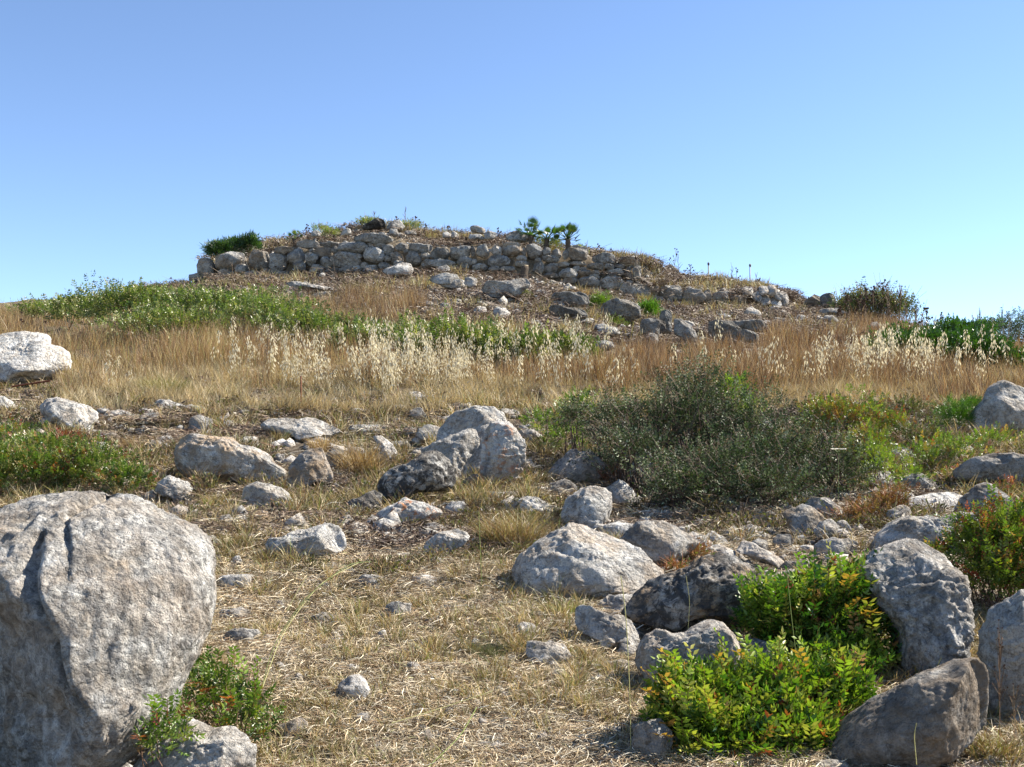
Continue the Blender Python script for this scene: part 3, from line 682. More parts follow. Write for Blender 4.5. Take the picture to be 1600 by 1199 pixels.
# labels of the small repeats name the nearest thing one can find
ANCHOR = [(60,560,'white boulder at the left edge'),(105,645,'white domed rock'),(350,715,'long tilted slab'),(270,762,'notched grey rock'),(415,778,'two-stepped grey rock'),
 (475,850,'wedge-shaped rock left of centre'),(460,665,'flat layered outcrop'),(480,725,'tan eroded rock'),(785,700,'upright orange-lichened rock'),(650,740,'black-crusted rock'),
 (640,795,'orange-blotched low rock'),(700,848,'smooth white-grey stone'),(905,730,'humped rock by the shrub'),(920,790,'cracked round rock'),(910,880,'largest slanted rock'),
 (1035,850,'round pitted rock'),(1090,925,'black and tan crusted rock'),(1265,810,'reddish-brown rock'),(945,980,'pale flat-topped block'),(1070,1015,'saddle-shaped rock'),
 (550,1076,'lone white faceted stone'),(455,1140,'grey-brown stone of the clearing'),(850,1020,'light grey hollowed rock'),(790,460,'slab-like grey rock'),(890,475,'thick rectangular slab'),
 (965,490,'white-ridged humped rock'),(1012,490,'bright green tuft'),(1150,515,'pale-topped ledge slab'),(1175,495,'white tilted stone'),(817,425,'sawn tree stump'),(625,425,'grey rock at the wall foot'),
 (770,500,'white sunlit stones'),(690,442,'bluish flat-topped rock'),(470,455,'long low pale ledge'),(240,600,'yellow-green tussock'),(800,800,'big straw-coloured tussock'),(1520,640,'bluish boulder'),
 (832,365,'left fan palm'),(887,365,'lone right fan palm'),(1107,430,'left metal post'),(1172,430,'right metal post'),(463,362,'drooping young palm'),(580,350,'black rock on the summit'),
 (760,362,'overhanging crest stone'),(1045,425,'dark skyline boulder'),(1395,470,'tangled skyline bush'),(1280,470,'pink-grey skyline boulder'),(1430,960,'rough white-patched rock'),(1280,980,'upper leafy bush'),(160,950,'huge cracked boulder'),(73,460,'round-headed seed stalk'),(1570,525,'grey bush at the right edge')]
_used = set()
def where(prefix, px, row, fallback):
    for ax, ay, nm in sorted(ANCHOR, key=lambda t: (t[0] - px) ** 2 + (2 * (t[1] - row)) ** 2)[:9]:
        dx, dy = px - ax, row - ay
        if abs(dx) < 8 and abs(dy) < 8: continue
        if abs(dx) > 2.2 * abs(dy): d = 'right of' if dx > 0 else 'left of'
        elif abs(dy) > 2.2 * abs(dx): d = 'below' if dy > 0 else 'above'
        else: d = ('below' if dy > 0 else 'above') + ' and ' + ('right' if dx > 0 else 'left') + ' of'
        dd_ = math.hypot(dx, dy); dist = 'very close' if dd_ < 30 else 'close' if dd_ < 60 else 'further off' if dd_ < 110 else 'well away'
        lb = f"{prefix} {dist}, {d} the {nm}"
        if lb not in _used and len(lb.split()) <= 16:
            _used.add(lb); return lb
    return fallback
def mid(vw, sp):
    ox, oy, s = VIEW[vw]; a = [float(t) for t in sp.split(',')]; return (a[0] + a[2]) / 2 / s + ox, (a[1] + a[3]) / 2 / s + oy
# small loose stones
RUB = [('C', "890,830,970,872"), ('C', "1045,795,1120,840"), ('C', "1120,820,1190,870"), ('C', "1195,812,1245,860"), ('C', "1130,872,1250,930"),
       ('C', "1255,860,1310,902"), ('C', "1200,915,1300,970"), ('C', "1335,930,1425,990"), ('C', "960,850,1010,885"), ('C', "1010,880,1050,910")]
for k, (vw, sp) in enumerate(RUB):
    rock(where("small bluish-grey rubble stone", *mid(vw, sp), "small bluish-grey stone in the rubble at the foot of the thorny shrub"), vw, sp, tone=0.9 + 0.3 * (k % 3) / 2, group="rubble below the thorny shrub", name='stone', cat='stone', cuts=7)
PEB = [(0, 750, 200, 795, 220), (1, 690, 420, 755, 445), (2, 675, 460, 722, 503), (3, 320, 475, 395, 495), (4, 1225, 952, 1280, 1010), (5, 1300, 978, 1400, 1004),
       (6, 545, 925, 630, 982), (7, 215, 700, 258, 750), (8, 400, 985, 530, 1000), (9, 30, 485, 90, 515), (10, 345, 540, 405, 560), (11, 570, 265, 595, 290),
       (12, 875, 275, 895, 305), (13, 1280, 880, 1300, 905), (14, 1060, 790, 1130, 820), (15, 1010, 890, 1090, 940), (16, 830, 640, 910, 690), (17, 180, 1090, 260, 1130),
       (18, 455, 315, 475, 345), (19, 900, 520, 960, 545), (20, 260, 410, 310, 440), (21, 100, 640, 160, 690), (22, 1200, 850, 1240, 880), (23, 690, 905, 740, 935)]
for q, x0, y0, x1, y1 in PEB:
    rock(where("small pale stone in straw", *mid('F', f"{x0},{y0},{x1},{y1}"), "small pale stone lying loose in the flattened straw of the clearing"), 'F', f"{x0},{y0},{x1},{y1}", tone=1.25 + 0.2 * (q % 3) / 2, tan=0.2, lean=0.4,
         sink=-0.02, group="loose pale stones in the straw", name='stone', cat='stone', cuts=7, depth=0.9)
MEAD = [(168, 655, 176, 662), (430, 620, 446, 628), (545, 640, 575, 652), (560, 615, 580, 624), (215, 640, 240, 652), (160, 600, 185, 610), (118, 608, 140, 616),
        (245, 620, 268, 632), (100, 602, 118, 610), (182, 640, 205, 650), (150, 640, 172, 650), (600, 655, 622, 664), (660, 620, 680, 628), (590, 668, 612, 676), (520, 700, 540, 710),
        (700, 790, 725, 800), (640, 800, 660, 812), (1185, 660, 1215, 676), (1300, 700, 1325, 706), (1400, 640, 1418, 648), (315, 700, 335, 712), (60, 655, 84, 668), (255, 680, 270, 690)]
for k, b in enumerate(MEAD):
    rock(where("small pale stone in litter", *mid('P', "%d,%d,%d,%d" % b), "small pale stone half hidden in dry litter between the larger rocks"), 'P', "%d,%d,%d,%d" % b, tone=1.2 + 0.25 * (k % 3) / 2, tan=0.25, lean=0.5,
         sink=-0.025, group="small stones in the dry litter", name='stone', cat='stone', cuts=7)

TUMB = [(650,478,680,492),(690,436,730,452),(612,452,640,462),(560,440,590,450),(585,462,612,470),(520,452,545,462),(470,446,500,455),(420,448,446,457),(380,452,405,460),
        (740,452,765,464),(860,470,884,486),(835,452,856,464),(900,497,930,512),(965,520,1000,540),(1060,500,1085,520),(1085,470,1108,480),(1005,520,1030,545),(1040,545,1075,562),(930,532,962,548),
        (1120,490,1142,502),(1180,500,1206,514),(1200,478,1222,486),(1215,505,1240,518),(700,500,722,512),(640,498,668,510),(775,505,800,516),(820,500,850,516),(870,520,900,532),(1150,545,1180,560),(1240,492,1262,502),(1255,520,1280,532),(760,478,790,488)]
for k, b in enumerate(TUMB):
    rock(where("angular grey fallen block", *mid('P', "%d,%d,%d,%d" % b), "angular grey block tumbled down the brown slope below the ruined wall"), 'P', "%d,%d,%d,%d" % b, tone=0.75 + 0.5 * ((k * 7) % 5) / 4, tan=0.3 * (k % 2), lean=0.2, mat='rockfar',
         group="tumbled blocks on the slope below the wall", name='stone', cat='stone', cuts=7, box=0.7, sub=4)

# more broken rock on the banks between the big stones
g_ = np.random.default_rng(44); taken = [((x * F / y) + 800, HOR - F * (gz(x, y) - EYE) / y, rx * F / y) for x, y, rx, ry in FOOT]
n_ = 0
for _ in range(2600):
    reg = [(20, 830, 632, 850), (20, 830, 632, 850), (850, 1440, 800, 940), (300, 1000, 850, 1000), (1250, 1580, 700, 900)][int(g_.integers(0, 5))]
    px, ro = g_.uniform(reg[0], reg[1]), g_.uniform(reg[2], reg[3]); w = 17 + 40 * g_.random() ** 1.5 * (1.2 if ro > 760 else 1); h = w * g_.uniform(.4, .75)
    if ro > 850 and px < 850 and g_.random() < .85: continue
    if px < 330 and ro > 750: continue
    if any(abs(px - a) < c * .9 + w * .42 and abs(ro - b) < max(c * .55, 8) + h * .4 for a, b, c in taken): continue
    taken.append((px, ro, w / 2)); n_ += 1
    rock(where("angular broken rock", px, ro, "angular broken rock lying among the bank's larger stones"), 'P', f"{px-w/2},{ro-h/2},{px+w/2},{ro+h/2}", tone=g_.uniform(.85, 1.35), tan=g_.uniform(0, .5), crust=g_.uniform(0, .3),
         lean=g_.uniform(.1, .6), group="broken rocks on the bank", box=0.7, facet=0.9, cuts=7, amp=0.7, sub=4)
    if n_ >= 125: break

# ------------------------------------------------------------------ the ruined walls: every stone a part
UW = {'U': [(60,430,140,480),(110,340,220,450),(220,295,430,410),(240,405,350,468),(350,370,440,430),(435,290,570,410),(400,415,510,470),(560,310,680,420),(600,265,750,312),(675,280,800,392),(735,222,890,277),(785,305,870,382),(720,350,790,432),(815,275,855,307),(850,268,960,332),(885,330,960,397),(820,380,910,440),(885,230,1000,267),(950,262,1000,307),(1000,235,1185,307),(960,300,1130,387),(1105,182,1325,247),(1095,305,1145,337),(1155,272,1280,362),(1175,240,1215,267),(1220,240,1290,267),(1225,262,1265,292),(1265,250,1340,322),(1130,360,1180,397),(1150,380,1240,440),(1245,360,1315,402),(1280,320,1330,357),(1315,300,1400,367),(1340,350,1420,397),(1350,240,1430,292),(1400,280,1450,302),(1435,240,1580,302),(1420,300,1510,377),(1505,300,1570,342),(1515,340,1600,402),(960,385,1000,440),(905,400,965,442),(510,400,600,440),(600,415,700,445),(700,425,790,450),(1000,385,1090,430),(1080,380,1150,420)],
      'V': [(65,262,130,302),(130,235,245,302),(75,305,285,362),(190,285,240,317),(255,225,385,307),(410,205,500,292),(300,290,400,342),(320,330,370,367),(390,330,490,372),(495,278,620,347),(510,220,575,282),(575,212,700,277),(590,196,700,222),(700,240,730,282),(670,278,730,307),(730,207,830,302),(830,230,880,282),(785,292,825,320),(830,280,930,322),(770,318,840,387),(840,325,930,387),(660,310,740,352),(885,240,950,297),(955,245,995,302),(990,218,1110,310),(930,318,1000,347),(930,360,1050,417),(1015,342,1062,380),(1000,312,1100,347),(1110,325,1220,364),(1055,368,1140,402),(1110,395,1190,427),(1060,350,1110,372),(1140,370,1190,397),(1140,265,1285,332),(1310,280,1440,347),(1235,358,1340,410),(1345,343,1450,442),(1190,405,1335,492),(1050,415,1190,482),(960,405,1045,462),(1120,480,1190,522),(1285,450,1505,562),(495,345,560,375),(560,345,660,375),(245,340,320,372),(840,385,930,420),(385,300,420,335),(380,225,412,280),(1285,330,1345,362),(1215,330,1285,365),(1400,440,1440,470),(1340,436,1400,462)]}
LW = {'V': [(1440,458,1530,532),(1525,470,1560,532),(1450,530,1600,612)],
      'W': [(490,270,525,332),(520,265,670,362),(660,285,800,387),(790,290,855,382),(855,300,955,392),(945,330,1070,392),(1030,275,1110,330),(1090,290,1160,375),(1140,262,1200,330),(1135,320,1210,395),(1200,335,1280,402),(1180,255,1255,330),(1235,290,1290,360),(1275,300,1325,400),(810,380,880,412),(690,385,790,412),(600,370,690,422),(985,390,1060,417),(880,385,985,405),(1060,385,1130,408),(455,330,500,400),(560,350,610,400)]}
def wall(name, label, spec, px0, setback):
    g = np.random.default_rng(77)
    D0 = float(DW(px0)); base = gz((px0 - 800) * D0 / F, D0 - 1.0)
    w = empty(name, ((px0 - 800) * D0 / F, D0, base))
    tag(w, label, 'wall')
    for vw, L in spec.items():
        ox, oy, s = VIEW[vw]
        for (x0, y0, x1, y1) in L:
            px = (x0 + x1) / 2 / s + ox; row = (y0 + y1) / 2 / s + oy
            top = (np.interp(px, _wb[:, 0], _wb[:, 1]) - row) / 60.0
            D = float(DW(px)) + 0.02 + setback * max(top, 0) + g.uniform(-0.08, 0.08)
            ew, eh = (x1 - x0) * 0.03, (y1 - y0) * 0.04
            lit = name == 'low_stone_wall' and px > 1165  # sunlit wall end: sunshine put into a brighter stone tone and tilted faces
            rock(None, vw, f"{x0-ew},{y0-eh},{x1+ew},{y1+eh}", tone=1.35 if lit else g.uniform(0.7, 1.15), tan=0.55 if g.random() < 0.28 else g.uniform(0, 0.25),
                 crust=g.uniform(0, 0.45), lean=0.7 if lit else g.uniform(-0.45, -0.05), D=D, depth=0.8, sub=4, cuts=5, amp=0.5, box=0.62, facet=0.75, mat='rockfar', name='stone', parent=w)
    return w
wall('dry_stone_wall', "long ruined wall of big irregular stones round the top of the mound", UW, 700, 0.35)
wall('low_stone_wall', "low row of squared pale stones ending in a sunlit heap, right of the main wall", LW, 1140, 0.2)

def rubble(name, label, n, place, smin, smax, seed, matname='rockfar', col=None):
    """hundreds of small stones joined as one"""
    g = np.random.default_rng(seed); v, f = ico(1)
    Vs, Fs = [], []
    X, Y = place(n, g)
    Z = height(X, Y); S = smin * (smax / smin) ** (g.random(n) ** 2.0)
    Vo = np.zeros((n, len(v), 3))
    sc3 = g.uniform(0.5, 1.1, (n, 1, 3)) * S[:, None, None]; sc3[:, :, 2] *= 0.7
    a = g.uniform(0, 6.28, n); ca, sa = np.cos(a)[:, None], np.sin(a)[:, None]
    q = (v[None] + g.uniform(-0.36, 0.36, (n, len(v), 3))) * sc3
    Vo[..., 0] = q[..., 0] * ca - q[..., 1] * sa + X[:, None]
    Vo[..., 1] = q[..., 0] * sa + q[..., 1] * ca + Y[:, None]
    Vo[..., 2] = q[..., 2] + Z[:, None] + S[:, None] * 0.15
    T = (f[None] + (np.arange(n) * len(v))[:, None, None]).reshape(-1, 3)
    o = obj(name, mesh_np(name, Vo.reshape(-1, 3), T), M[matname]); o.color = (1.25, 0, 0.25, 0)
    tag(o, label, 'gravel', kind='stuff')

def on_screen(n, g, px0, px1, r0, r1):
    """points on the ground spread over a region of the view, denser nearby"""
    px = g.uniform(px0, px1, n)
    tab = np.linspace(r0, r1, 60)
    D = np.array([[depth_at(p, r) for r in tab] for p in np.linspace(px0, px1, 7)])
    r = g.uniform(0, 1, n)
    ip = np.interp(px, np.linspace(px0, px1, 7), np.arange(7)); i0 = np.clip(ip.astype(int), 0, 5); t = ip - i0
    ri = r * 59; j0 = np.clip(ri.astype(int), 0, 58); u = ri - j0
    d = (D[i0, j0] * (1 - t) + D[i0 + 1, j0] * t) * (1 - u) + (D[i0, j0 + 1] * (1 - t) + D[i0 + 1, j0 + 1] * t) * u
    return (px - 800) * d / F, d
def on_top(n, g, px0, px1, b0, b1):
    px = g.uniform(px0, px1, n); d = DW(px) + g.uniform(b0, b1, n)
    return (px - 800) * d / F, d
rubble('gravel', "small broken stones strewn through the straw and litter of the foreground", 5200, lambda n, g: on_screen(n, g, -100, 1700, 1210, 620), 0.012, 0.060, 5, 'rock')
rubble('rock_fragments', "broken angular stone fragments between the rocks on the left bank", 1000, lambda n, g: on_screen(n, g, -60, 860, 850, 620), 0.025, 0.17, 15, 'rock')
rubble('rock_fragments', "broken stone fragments spilling below the thorny shrub", 900, lambda n, g: on_screen(n, g, 830, 1420, 930, 770), 0.02, 0.13, 16, 'rock')
rubble('wall_rubble', "loose stone chips covering the slope under the ruined wall", 3600, lambda n, g: on_screen(n, g, 250, 1300, 520, 436), 0.03, 0.24, 6)
rubble('summit_rubble', "loose stones on the mound's top behind the wall", 900, lambda n, g: on_top(n, g, 330, 1240, 0.7, 5.5), 0.03, 0.20, 8)
# ------------------------------------------------------------------ plants
def nrm(v): return v / (np.linalg.norm(v, axis=-1, keepdims=True) + 1e-9)
def pick(g, pal, n):
    c = np.array([p[:3] for p in pal], float); w = np.array([p[3] for p in pal], float)
    return c[g.choice(len(pal), n, p=w / w.sum())]

def blades(g, n, rad, h0, h1, w, lean, droop, pal, z0=0.0):
    a = g.uniform(0, 6.283, n); r = rad * np.sqrt(g.random(n)); b = g.uniform(0, 6.283, n) * 0.6 + a * 0.7
    base = np.stack([r * np.cos(a), r * np.sin(a), np.full(n, z0)], 1)
    h = g.uniform(h0, h1, n)[:, None]; d = np.stack([np.cos(b), np.sin(b), np.zeros(n)], 1)
    up = np.array([0, 0, 1.0]); L = g.uniform(0.3, 1.0, n)[:, None] * lean
    p1 = base + nrm(up + d * L) * h * 0.55
    p2 = p1 + nrm(up * (1 - droop * g.random((n, 1))) + d * (L + droop * 0.8)) * h * 0.45
    e = g.uniform(0, 6.283, n); s = np.stack([np.cos(e), np.sin(e), np.zeros(n)], 1) * w / 2
    V = np.stack([base - s, base + s, p1 - s * .8, p1 + s * .8, p2], 1).reshape(-1, 3)
    T = (np.array([[0, 1, 3], [0, 3, 2], [2, 3, 4]])[None] + (np.arange(n) * 5)[:, None, None]).reshape(-1, 3)
    c = np.repeat(pick(g, pal, n) * g.uniform(0.75, 1.25, (n, 1)), 3, 0)
    return V, T, c

def lying(g, n, rad, l0, l1, w, zmax, pal):
    """straws lying criss-cross"""
    p = g.uniform(-1, 1, (n, 2)) * rad; a = g.uniform(0, 6.283, n); L = g.uniform(l0, l1, n)
    z = g.random((n, 2)) ** 1.6 * zmax
    d = np.stack([np.cos(a), np.sin(a)], 1); k = a + g.uniform(-.6, .6, n); d2 = np.stack([np.cos(k), np.sin(k)], 1)
    A = np.c_[p, z[:, 0]]; B = A + np.c_[d * L[:, None] * .5, (z[:, 1] - z[:, 0]) * .5 + .25 * zmax * g.random(n)]; E = A + np.c_[(d + d2) * L[:, None] * .5, z[:, 1] - z[:, 0]]
    s = np.c_[-d[:, 1], d[:, 0], g.uniform(-.8, .8, n)] * w / 2
    V = np.stack([A - s, A + s, B - s, B + s, E], 1).reshape(-1, 3)
    T = (np.array([[0, 1, 3], [0, 3, 2], [2, 3, 4]])[None] + (np.arange(n) * 5)[:, None, None]).reshape(-1, 3)
    return V, T, np.repeat(pick(g, pal, n) * g.uniform(0.7, 1.3, (n, 1)), 3, 0)

def leaf_quads(P, Dv, S, L, W, col, hump=0.15):
    """leaf = two folded halves; P base, Dv direction, S side, L length, W width"""
    up = nrm(np.cross(Dv, S))
    L = np.asarray(L)[:, None]; W = np.asarray(W)[:, None]
    a = P; b = P + Dv * L * .45 + S * W * .5 + up * W * hump; c = P + Dv * L; d = P + Dv * L * .45 - S * W * .5 + up * W * hump
    V = np.stack([a, b, c, d], 1).reshape(-1, 3)
    T = (np.array([[0, 1, 2], [0, 2, 3]])[None] + (np.arange(len(P)) * 4)[:, None, None]).reshape(-1, 3)
    return V, T, np.repeat(col, 2, 0)

def join(parts):
    V, T, Cc, k = [], [], [], 0
    for v, t, c in parts:
        V.append(v); T.append(t + k); Cc.append(c); k += len(v)
    return np.concatenate(V), np.concatenate(T), np.concatenate(Cc)

def strips(P0, P1, w0, w1, col):
    """thin tapered three-sided twigs from P0 to P1"""
    d = nrm(P1 - P0); a = nrm(np.cross(d, np.array([0.31, 0.2, 0.93]))); b = np.cross(d, a); n = len(P0)
    w0 = np.broadcast_to(w0, (n,))[:, None]; w1 = np.broadcast_to(w1, (n,))[:, None]
    V = []
    for k in range(3):
        o = a * math.cos(k * 2.094) + b * math.sin(k * 2.094); V += [P0 + o * w0, P1 + o * w1]
    V = np.stack(V, 1).reshape(-1, 3)
    T = []
    for k in range(3):
        i, j = 2 * k, 2 * ((k + 1) % 3); T += [[i, j, j + 1], [i, j + 1, i + 1]]
    T = (np.array(T)[None] + (np.arange(n) * 6)[:, None, None]).reshape(-1, 3)
    return V, T, np.repeat(np.broadcast_to(col, (n, 3)), 6, 0)

def source(meshes, mat):
    col = bpy.data.collections.new("clump_source")       # not linked to the scene
    for k, (v, t, c) in enumerate(meshes):
        me = mesh_np("clump", v, t, c); me.materials.append(mat)
        o = bpy.data.objects.new("clump_%02d" % k, me); col.objects.link(o)
    return col

def scatter(name, label, cat, src, nvar, X, Y, scl, tilt=0.12, seed=1, dz=0.0, zs=1.0):
    g = np.random.default_rng(seed)
    n = len(X); Z = height(X, Y) + dz
    me = bpy.data.meshes.new(name); me.vertices.add(n)
    me.vertices.foreach_set("co", np.stack([X, Y, Z], 1).astype(np.float32).ravel())
    rot = np.stack([g.normal(0, tilt, n), g.normal(0, tilt, n), g.uniform(0, 6.283, n)], 1).astype(np.float32)
    a = me.attributes.new("rot", 'FLOAT_VECTOR', 'POINT'); a.data.foreach_set("vector", rot.ravel())
    s3 = np.stack([scl, scl, scl * zs * g.uniform(0.8, 1.2, n)], 1).astype(np.float32)
    a = me.attributes.new("scl", 'FLOAT_VECTOR', 'POINT'); a.data.foreach_set("vector", s3.ravel())
    a = me.attributes.new("idx", 'INT', 'POINT'); a.data.foreach_set("value", g.integers(0, nvar, n).astype(np.int32))
    o = obj(name, me); tag(o, label, cat, kind='stuff')
    ng = bpy.data.node_groups.new(name, 'GeometryNodeTree')
    ng.interface.new_socket("Geometry", in_out='INPUT', socket_type='NodeSocketGeometry')
    ng.interface.new_socket("Geometry", in_out='OUTPUT', socket_type='NodeSocketGeometry')
    N = ng.nodes; gi = N.new("NodeGroupInput"); go = N.new("NodeGroupOutput")
    ip = N.new("GeometryNodeInstanceOnPoints"); ci = N.new("GeometryNodeCollectionInfo")
    ci.inputs['Collection'].default_value = src; ci.inputs['Separate Children'].default_value = True; ci.inputs['Reset Children'].default_value = True
    def na(nm, ty):
        q = N.new("GeometryNodeInputNamedAttribute"); q.data_type = ty; q.inputs[0].default_value = nm; return q.outputs[0]
    lk = ng.links.new
    lk(gi.outputs[0], ip.inputs['Points']); lk(ci.outputs[0], ip.inputs['Instance']); ip.inputs['Pick Instance'].default_value = True
    lk(na("idx", 'INT'), ip.inputs['Instance Index']); lk(na("rot", 'FLOAT_VECTOR'), ip.inputs['Rotation']); lk(na("scl", 'FLOAT_VECTOR'), ip.inputs['Scale'])
    lk(ip.outputs[0], go.inputs[0])
    md = o.modifiers.new("scatter", 'NODES'); md.node_group = ng
    return o

FT = np.array(FOOT)
def keep_out(X, Y, k=0.85):
    m = np.ones(len(X), bool)
    for x, y, rx, ry in FT:
        if rx < 0.12: continue
        m &= ((X - x) / (rx * k)) ** 2 + ((Y - y) / (ry * k)) ** 2 > 1
    return m
def clear_front(X, Y, dy=2.0):
    m = np.ones(len(X), bool)
    for x, y, rx, ry in FT:
        if y < 11 or rx < .12: continue
        m &= ~((np.abs(X - x * Y / y) < rx * .95) & (Y < y) & (Y > y - dy * min(1, rx * 2.2)))
    return m
def mask(X, Y, sc_, lo, hi, seed):
    g = np.random.default_rng(seed)
    v = fbm(np.stack([X, Y, np.zeros(len(X))], 1) * sc_, seed, 3)
    return g.random(len(X)) < np.clip((v - lo) / (hi - lo), 0, 1)
def tri(px, pts):
    a = np.array(pts, float); return np.interp(px, a[:, 0], a[:, 1])

STRAW = [(.55, .44, .28, 4), (.70, .61, .45, 4), (.38, .27, .16, 3), (.17, .11, .065, 2.5), (.84, .78, .64, 2), (.30, .30, .14, .7)]
PALE = [(.62, .54, .36, 4), (.50, .42, .26, 3), (.44, .33, .2, 2), (.34, .32, .15, 1)]
BROWN = [(.34, .21, .11, 4), (.22, .13, .08, 3), (.46, .33, .18, 3), (.12, .08, .055, 3), (.56, .45, .28, 1.5)]
g = np.random.default_rng(11)

# flattened straw of the clearing
src = source([lying(g, 100, 0.15, 0.03, 0.16, 0.0030, 0.05, STRAW) for _ in range(8)], M['straw'])
X, Y = on_screen(17000, g, -300, 1900, 1260, 620)
m = keep_out(X, Y, 0.9) & mask(X, Y, 1.3, -1.0, -0.05, 41); X, Y = X[m], Y[m]
m = g.random(len(X)) < np.interp(Y, [7, 9, 12], [1, .35, .2]); X, Y = X[m], Y[m]
scatter('dry_straw', "flattened dry straw matted over the ground between the rocks", 'straw', src, 8, X, Y, np.clip(Y / 7.5, 0.75, 1.5) * g.uniform(0.8, 1.2, len(X)), 0.08, 2, 0.0, 1.0)

# short upright dry tufts
TUFT = [(.54, .45, .26, 3), (.66, .57, .38, 3), (.28, .29, .10, 2.4), (.20, .25, .07, 1.5), (.30, .20, .11, 2.4), (.13, .09, .055, 1.5)]
src = source([blades(g, 60, 0.05, 0.06, 0.17, 0.0038, 0.9, 0.5, TUFT) for _ in range(6)], M['dry'])
X, Y = on_screen(16000, g, -300, 1900, 1230, 610)
m = keep_out(X, Y) & mask(X, Y, 1.1, -0.45, 0.65, 5); X, Y = X[m], Y[m]
m = g.random(len(X)) < np.interp(Y, [4, 7, 9, 16], [0.28, 0.35, 0.6, 0.6]); X, Y = X[m], Y[m]
scatter('short_grass', "short yellowing grass tufts among the rocks", 'grass', src, 6, X, Y, np.clip(Y / 8, 0.7, 1.7) * g.uniform(0.6, 1.5, len(X)), 0.15, 3)

# low dusty weeds in the gaps between the rocks
WD = [(.17, .17, .08, 2.5), (.11, .12, .05, 2), (.28, .17, .09, 3), (.38, .31, .17, 2.6), (.09, .065, .04, 2.5)]
def weedlet(n):
    P = np.c_[g.normal(0, .07, (n, 2)), g.uniform(0, .12, n)]; Dv = nrm(np.c_[P[:, :2] * 6 + g.normal(0, .4, (n, 2)), g.uniform(.2, 1.2, n)]); S = nrm(np.cross(Dv, g.normal(0, 1, (n, 3))))
    L = g.uniform(.015, .045, n); a = leaf_quads(P, Dv, S, L, L * .4, pick(g, WD, n))
    k = n // 4; b = g.normal(0, .02, (k, 2)); e = g.normal(0, .10, (k, 2)); return join([a, strips(np.c_[b, np.zeros(k)], np.c_[e, g.uniform(.06, .2, k)], .002, .001, pick(g, [(.12, .08, .05, 1), (.28, .2, .12, 1)], k))])
src = source([weedlet(110) for _ in range(6)], M['dull'])
X, Y = on_screen(3000, g, -280, 1880, 900, 605); m = keep_out(X, Y) & clear_front(X, Y, 1.0) & mask(X, Y, 1.0, -.15, .6, 33); X, Y = X[m], Y[m]
scatter('low_weeds', "low dusty weeds and dead sprigs filling the gaps between the rocks", 'weeds', src, 6, X, Y, np.clip(Y / 9, .7, 1.3) * g.uniform(.45, 1.1, len(X)), 0.15, 10)

# dead leaves and broken twigs under the meadow edge and below the wall
LIT = [(.20, .145, .105, 3), (.13, .095, .075, 3), (.36, .30, .23, 3), (.58, .53, .45, 1.6), (.08, .06, .05, 3)]
def litter(n):
    P = np.c_[g.uniform(-.35, .35, (n, 2)), g.uniform(0, .05, n)]; Dv = nrm(np.c_[g.normal(0, 1, (n, 2)), g.normal(0, .35, n)]); S = nrm(np.cross(Dv, nrm(np.c_[g.normal(0, .5, (n, 2)), np.ones(n)])))
    L = g.uniform(.03, .10, n); a = leaf_quads(P, Dv, S, L, L * g.uniform(.15, .45, n), pick(g, LIT, n))
    k = n // 3; P0 = np.c_[g.uniform(-.35, .35, (k, 2)), g.uniform(0, .04, k)]; P1 = P0 + np.c_[g.normal(0, .14, (k, 2)), g.uniform(-.01, .06, k)]
    return join([a, strips(P0, P1, .004, .002, pick(g, [(.16, .10, .07, 1), (.34, .26, .19, 1)], k))])
src = source([litter(80) for _ in range(6)], M['straw'])
X, Y = on_screen(5200, g, -250, 1850, 860, 585); m = keep_out(X, Y) & mask(X, Y, .5, -.8, .2, 7); X, Y = X[m], Y[m]
X2, Y2 = on_screen(3600, g, 230, 1330, 540, 432); m = mask(X2, Y2, .45, -.7, .3, 71); X2, Y2 = X2[m], Y2[m]; X3, Y3 = on_top(450, g, 330, 1260, 1.3, 5.5)
X = np.r_[X, X2, X3]; Y = np.r_[Y, Y2, Y3]
m = clear_front(X, Y, 1.5); X, Y = X[m], Y[m]
scatter('leaf_litter', "brown litter of dead leaves and snapped twigs over bare soil", 'litter', src, 6, X, Y, np.clip(Y / 16, .7, 1.7), 0.1, 4)

# pale fringe in front of the tall grass
src = source([blades(g, 70, 0.13, 0.10, 0.34, 0.006, 0.55, 0.4, PALE) for _ in range(6)], M['dry'])
X, Y = on_screen(5200, g, -260, 1860, 650, 575); m = keep_out(X, Y) & clear_front(X, Y, 3.5) & mask(X, Y, .6, -1.0, .1, 9)
m &= g.random(len(X)) < np.interp(Y, [13.5, 16, 18], [.15, .8, 1]); X, Y = X[m], Y[m]
scatter('pale_grass', "pale short dead grass along the front of the meadow", 'grass', src, 6, X, Y, g.uniform(.6, 1.3, len(X)), 0.12, 5)

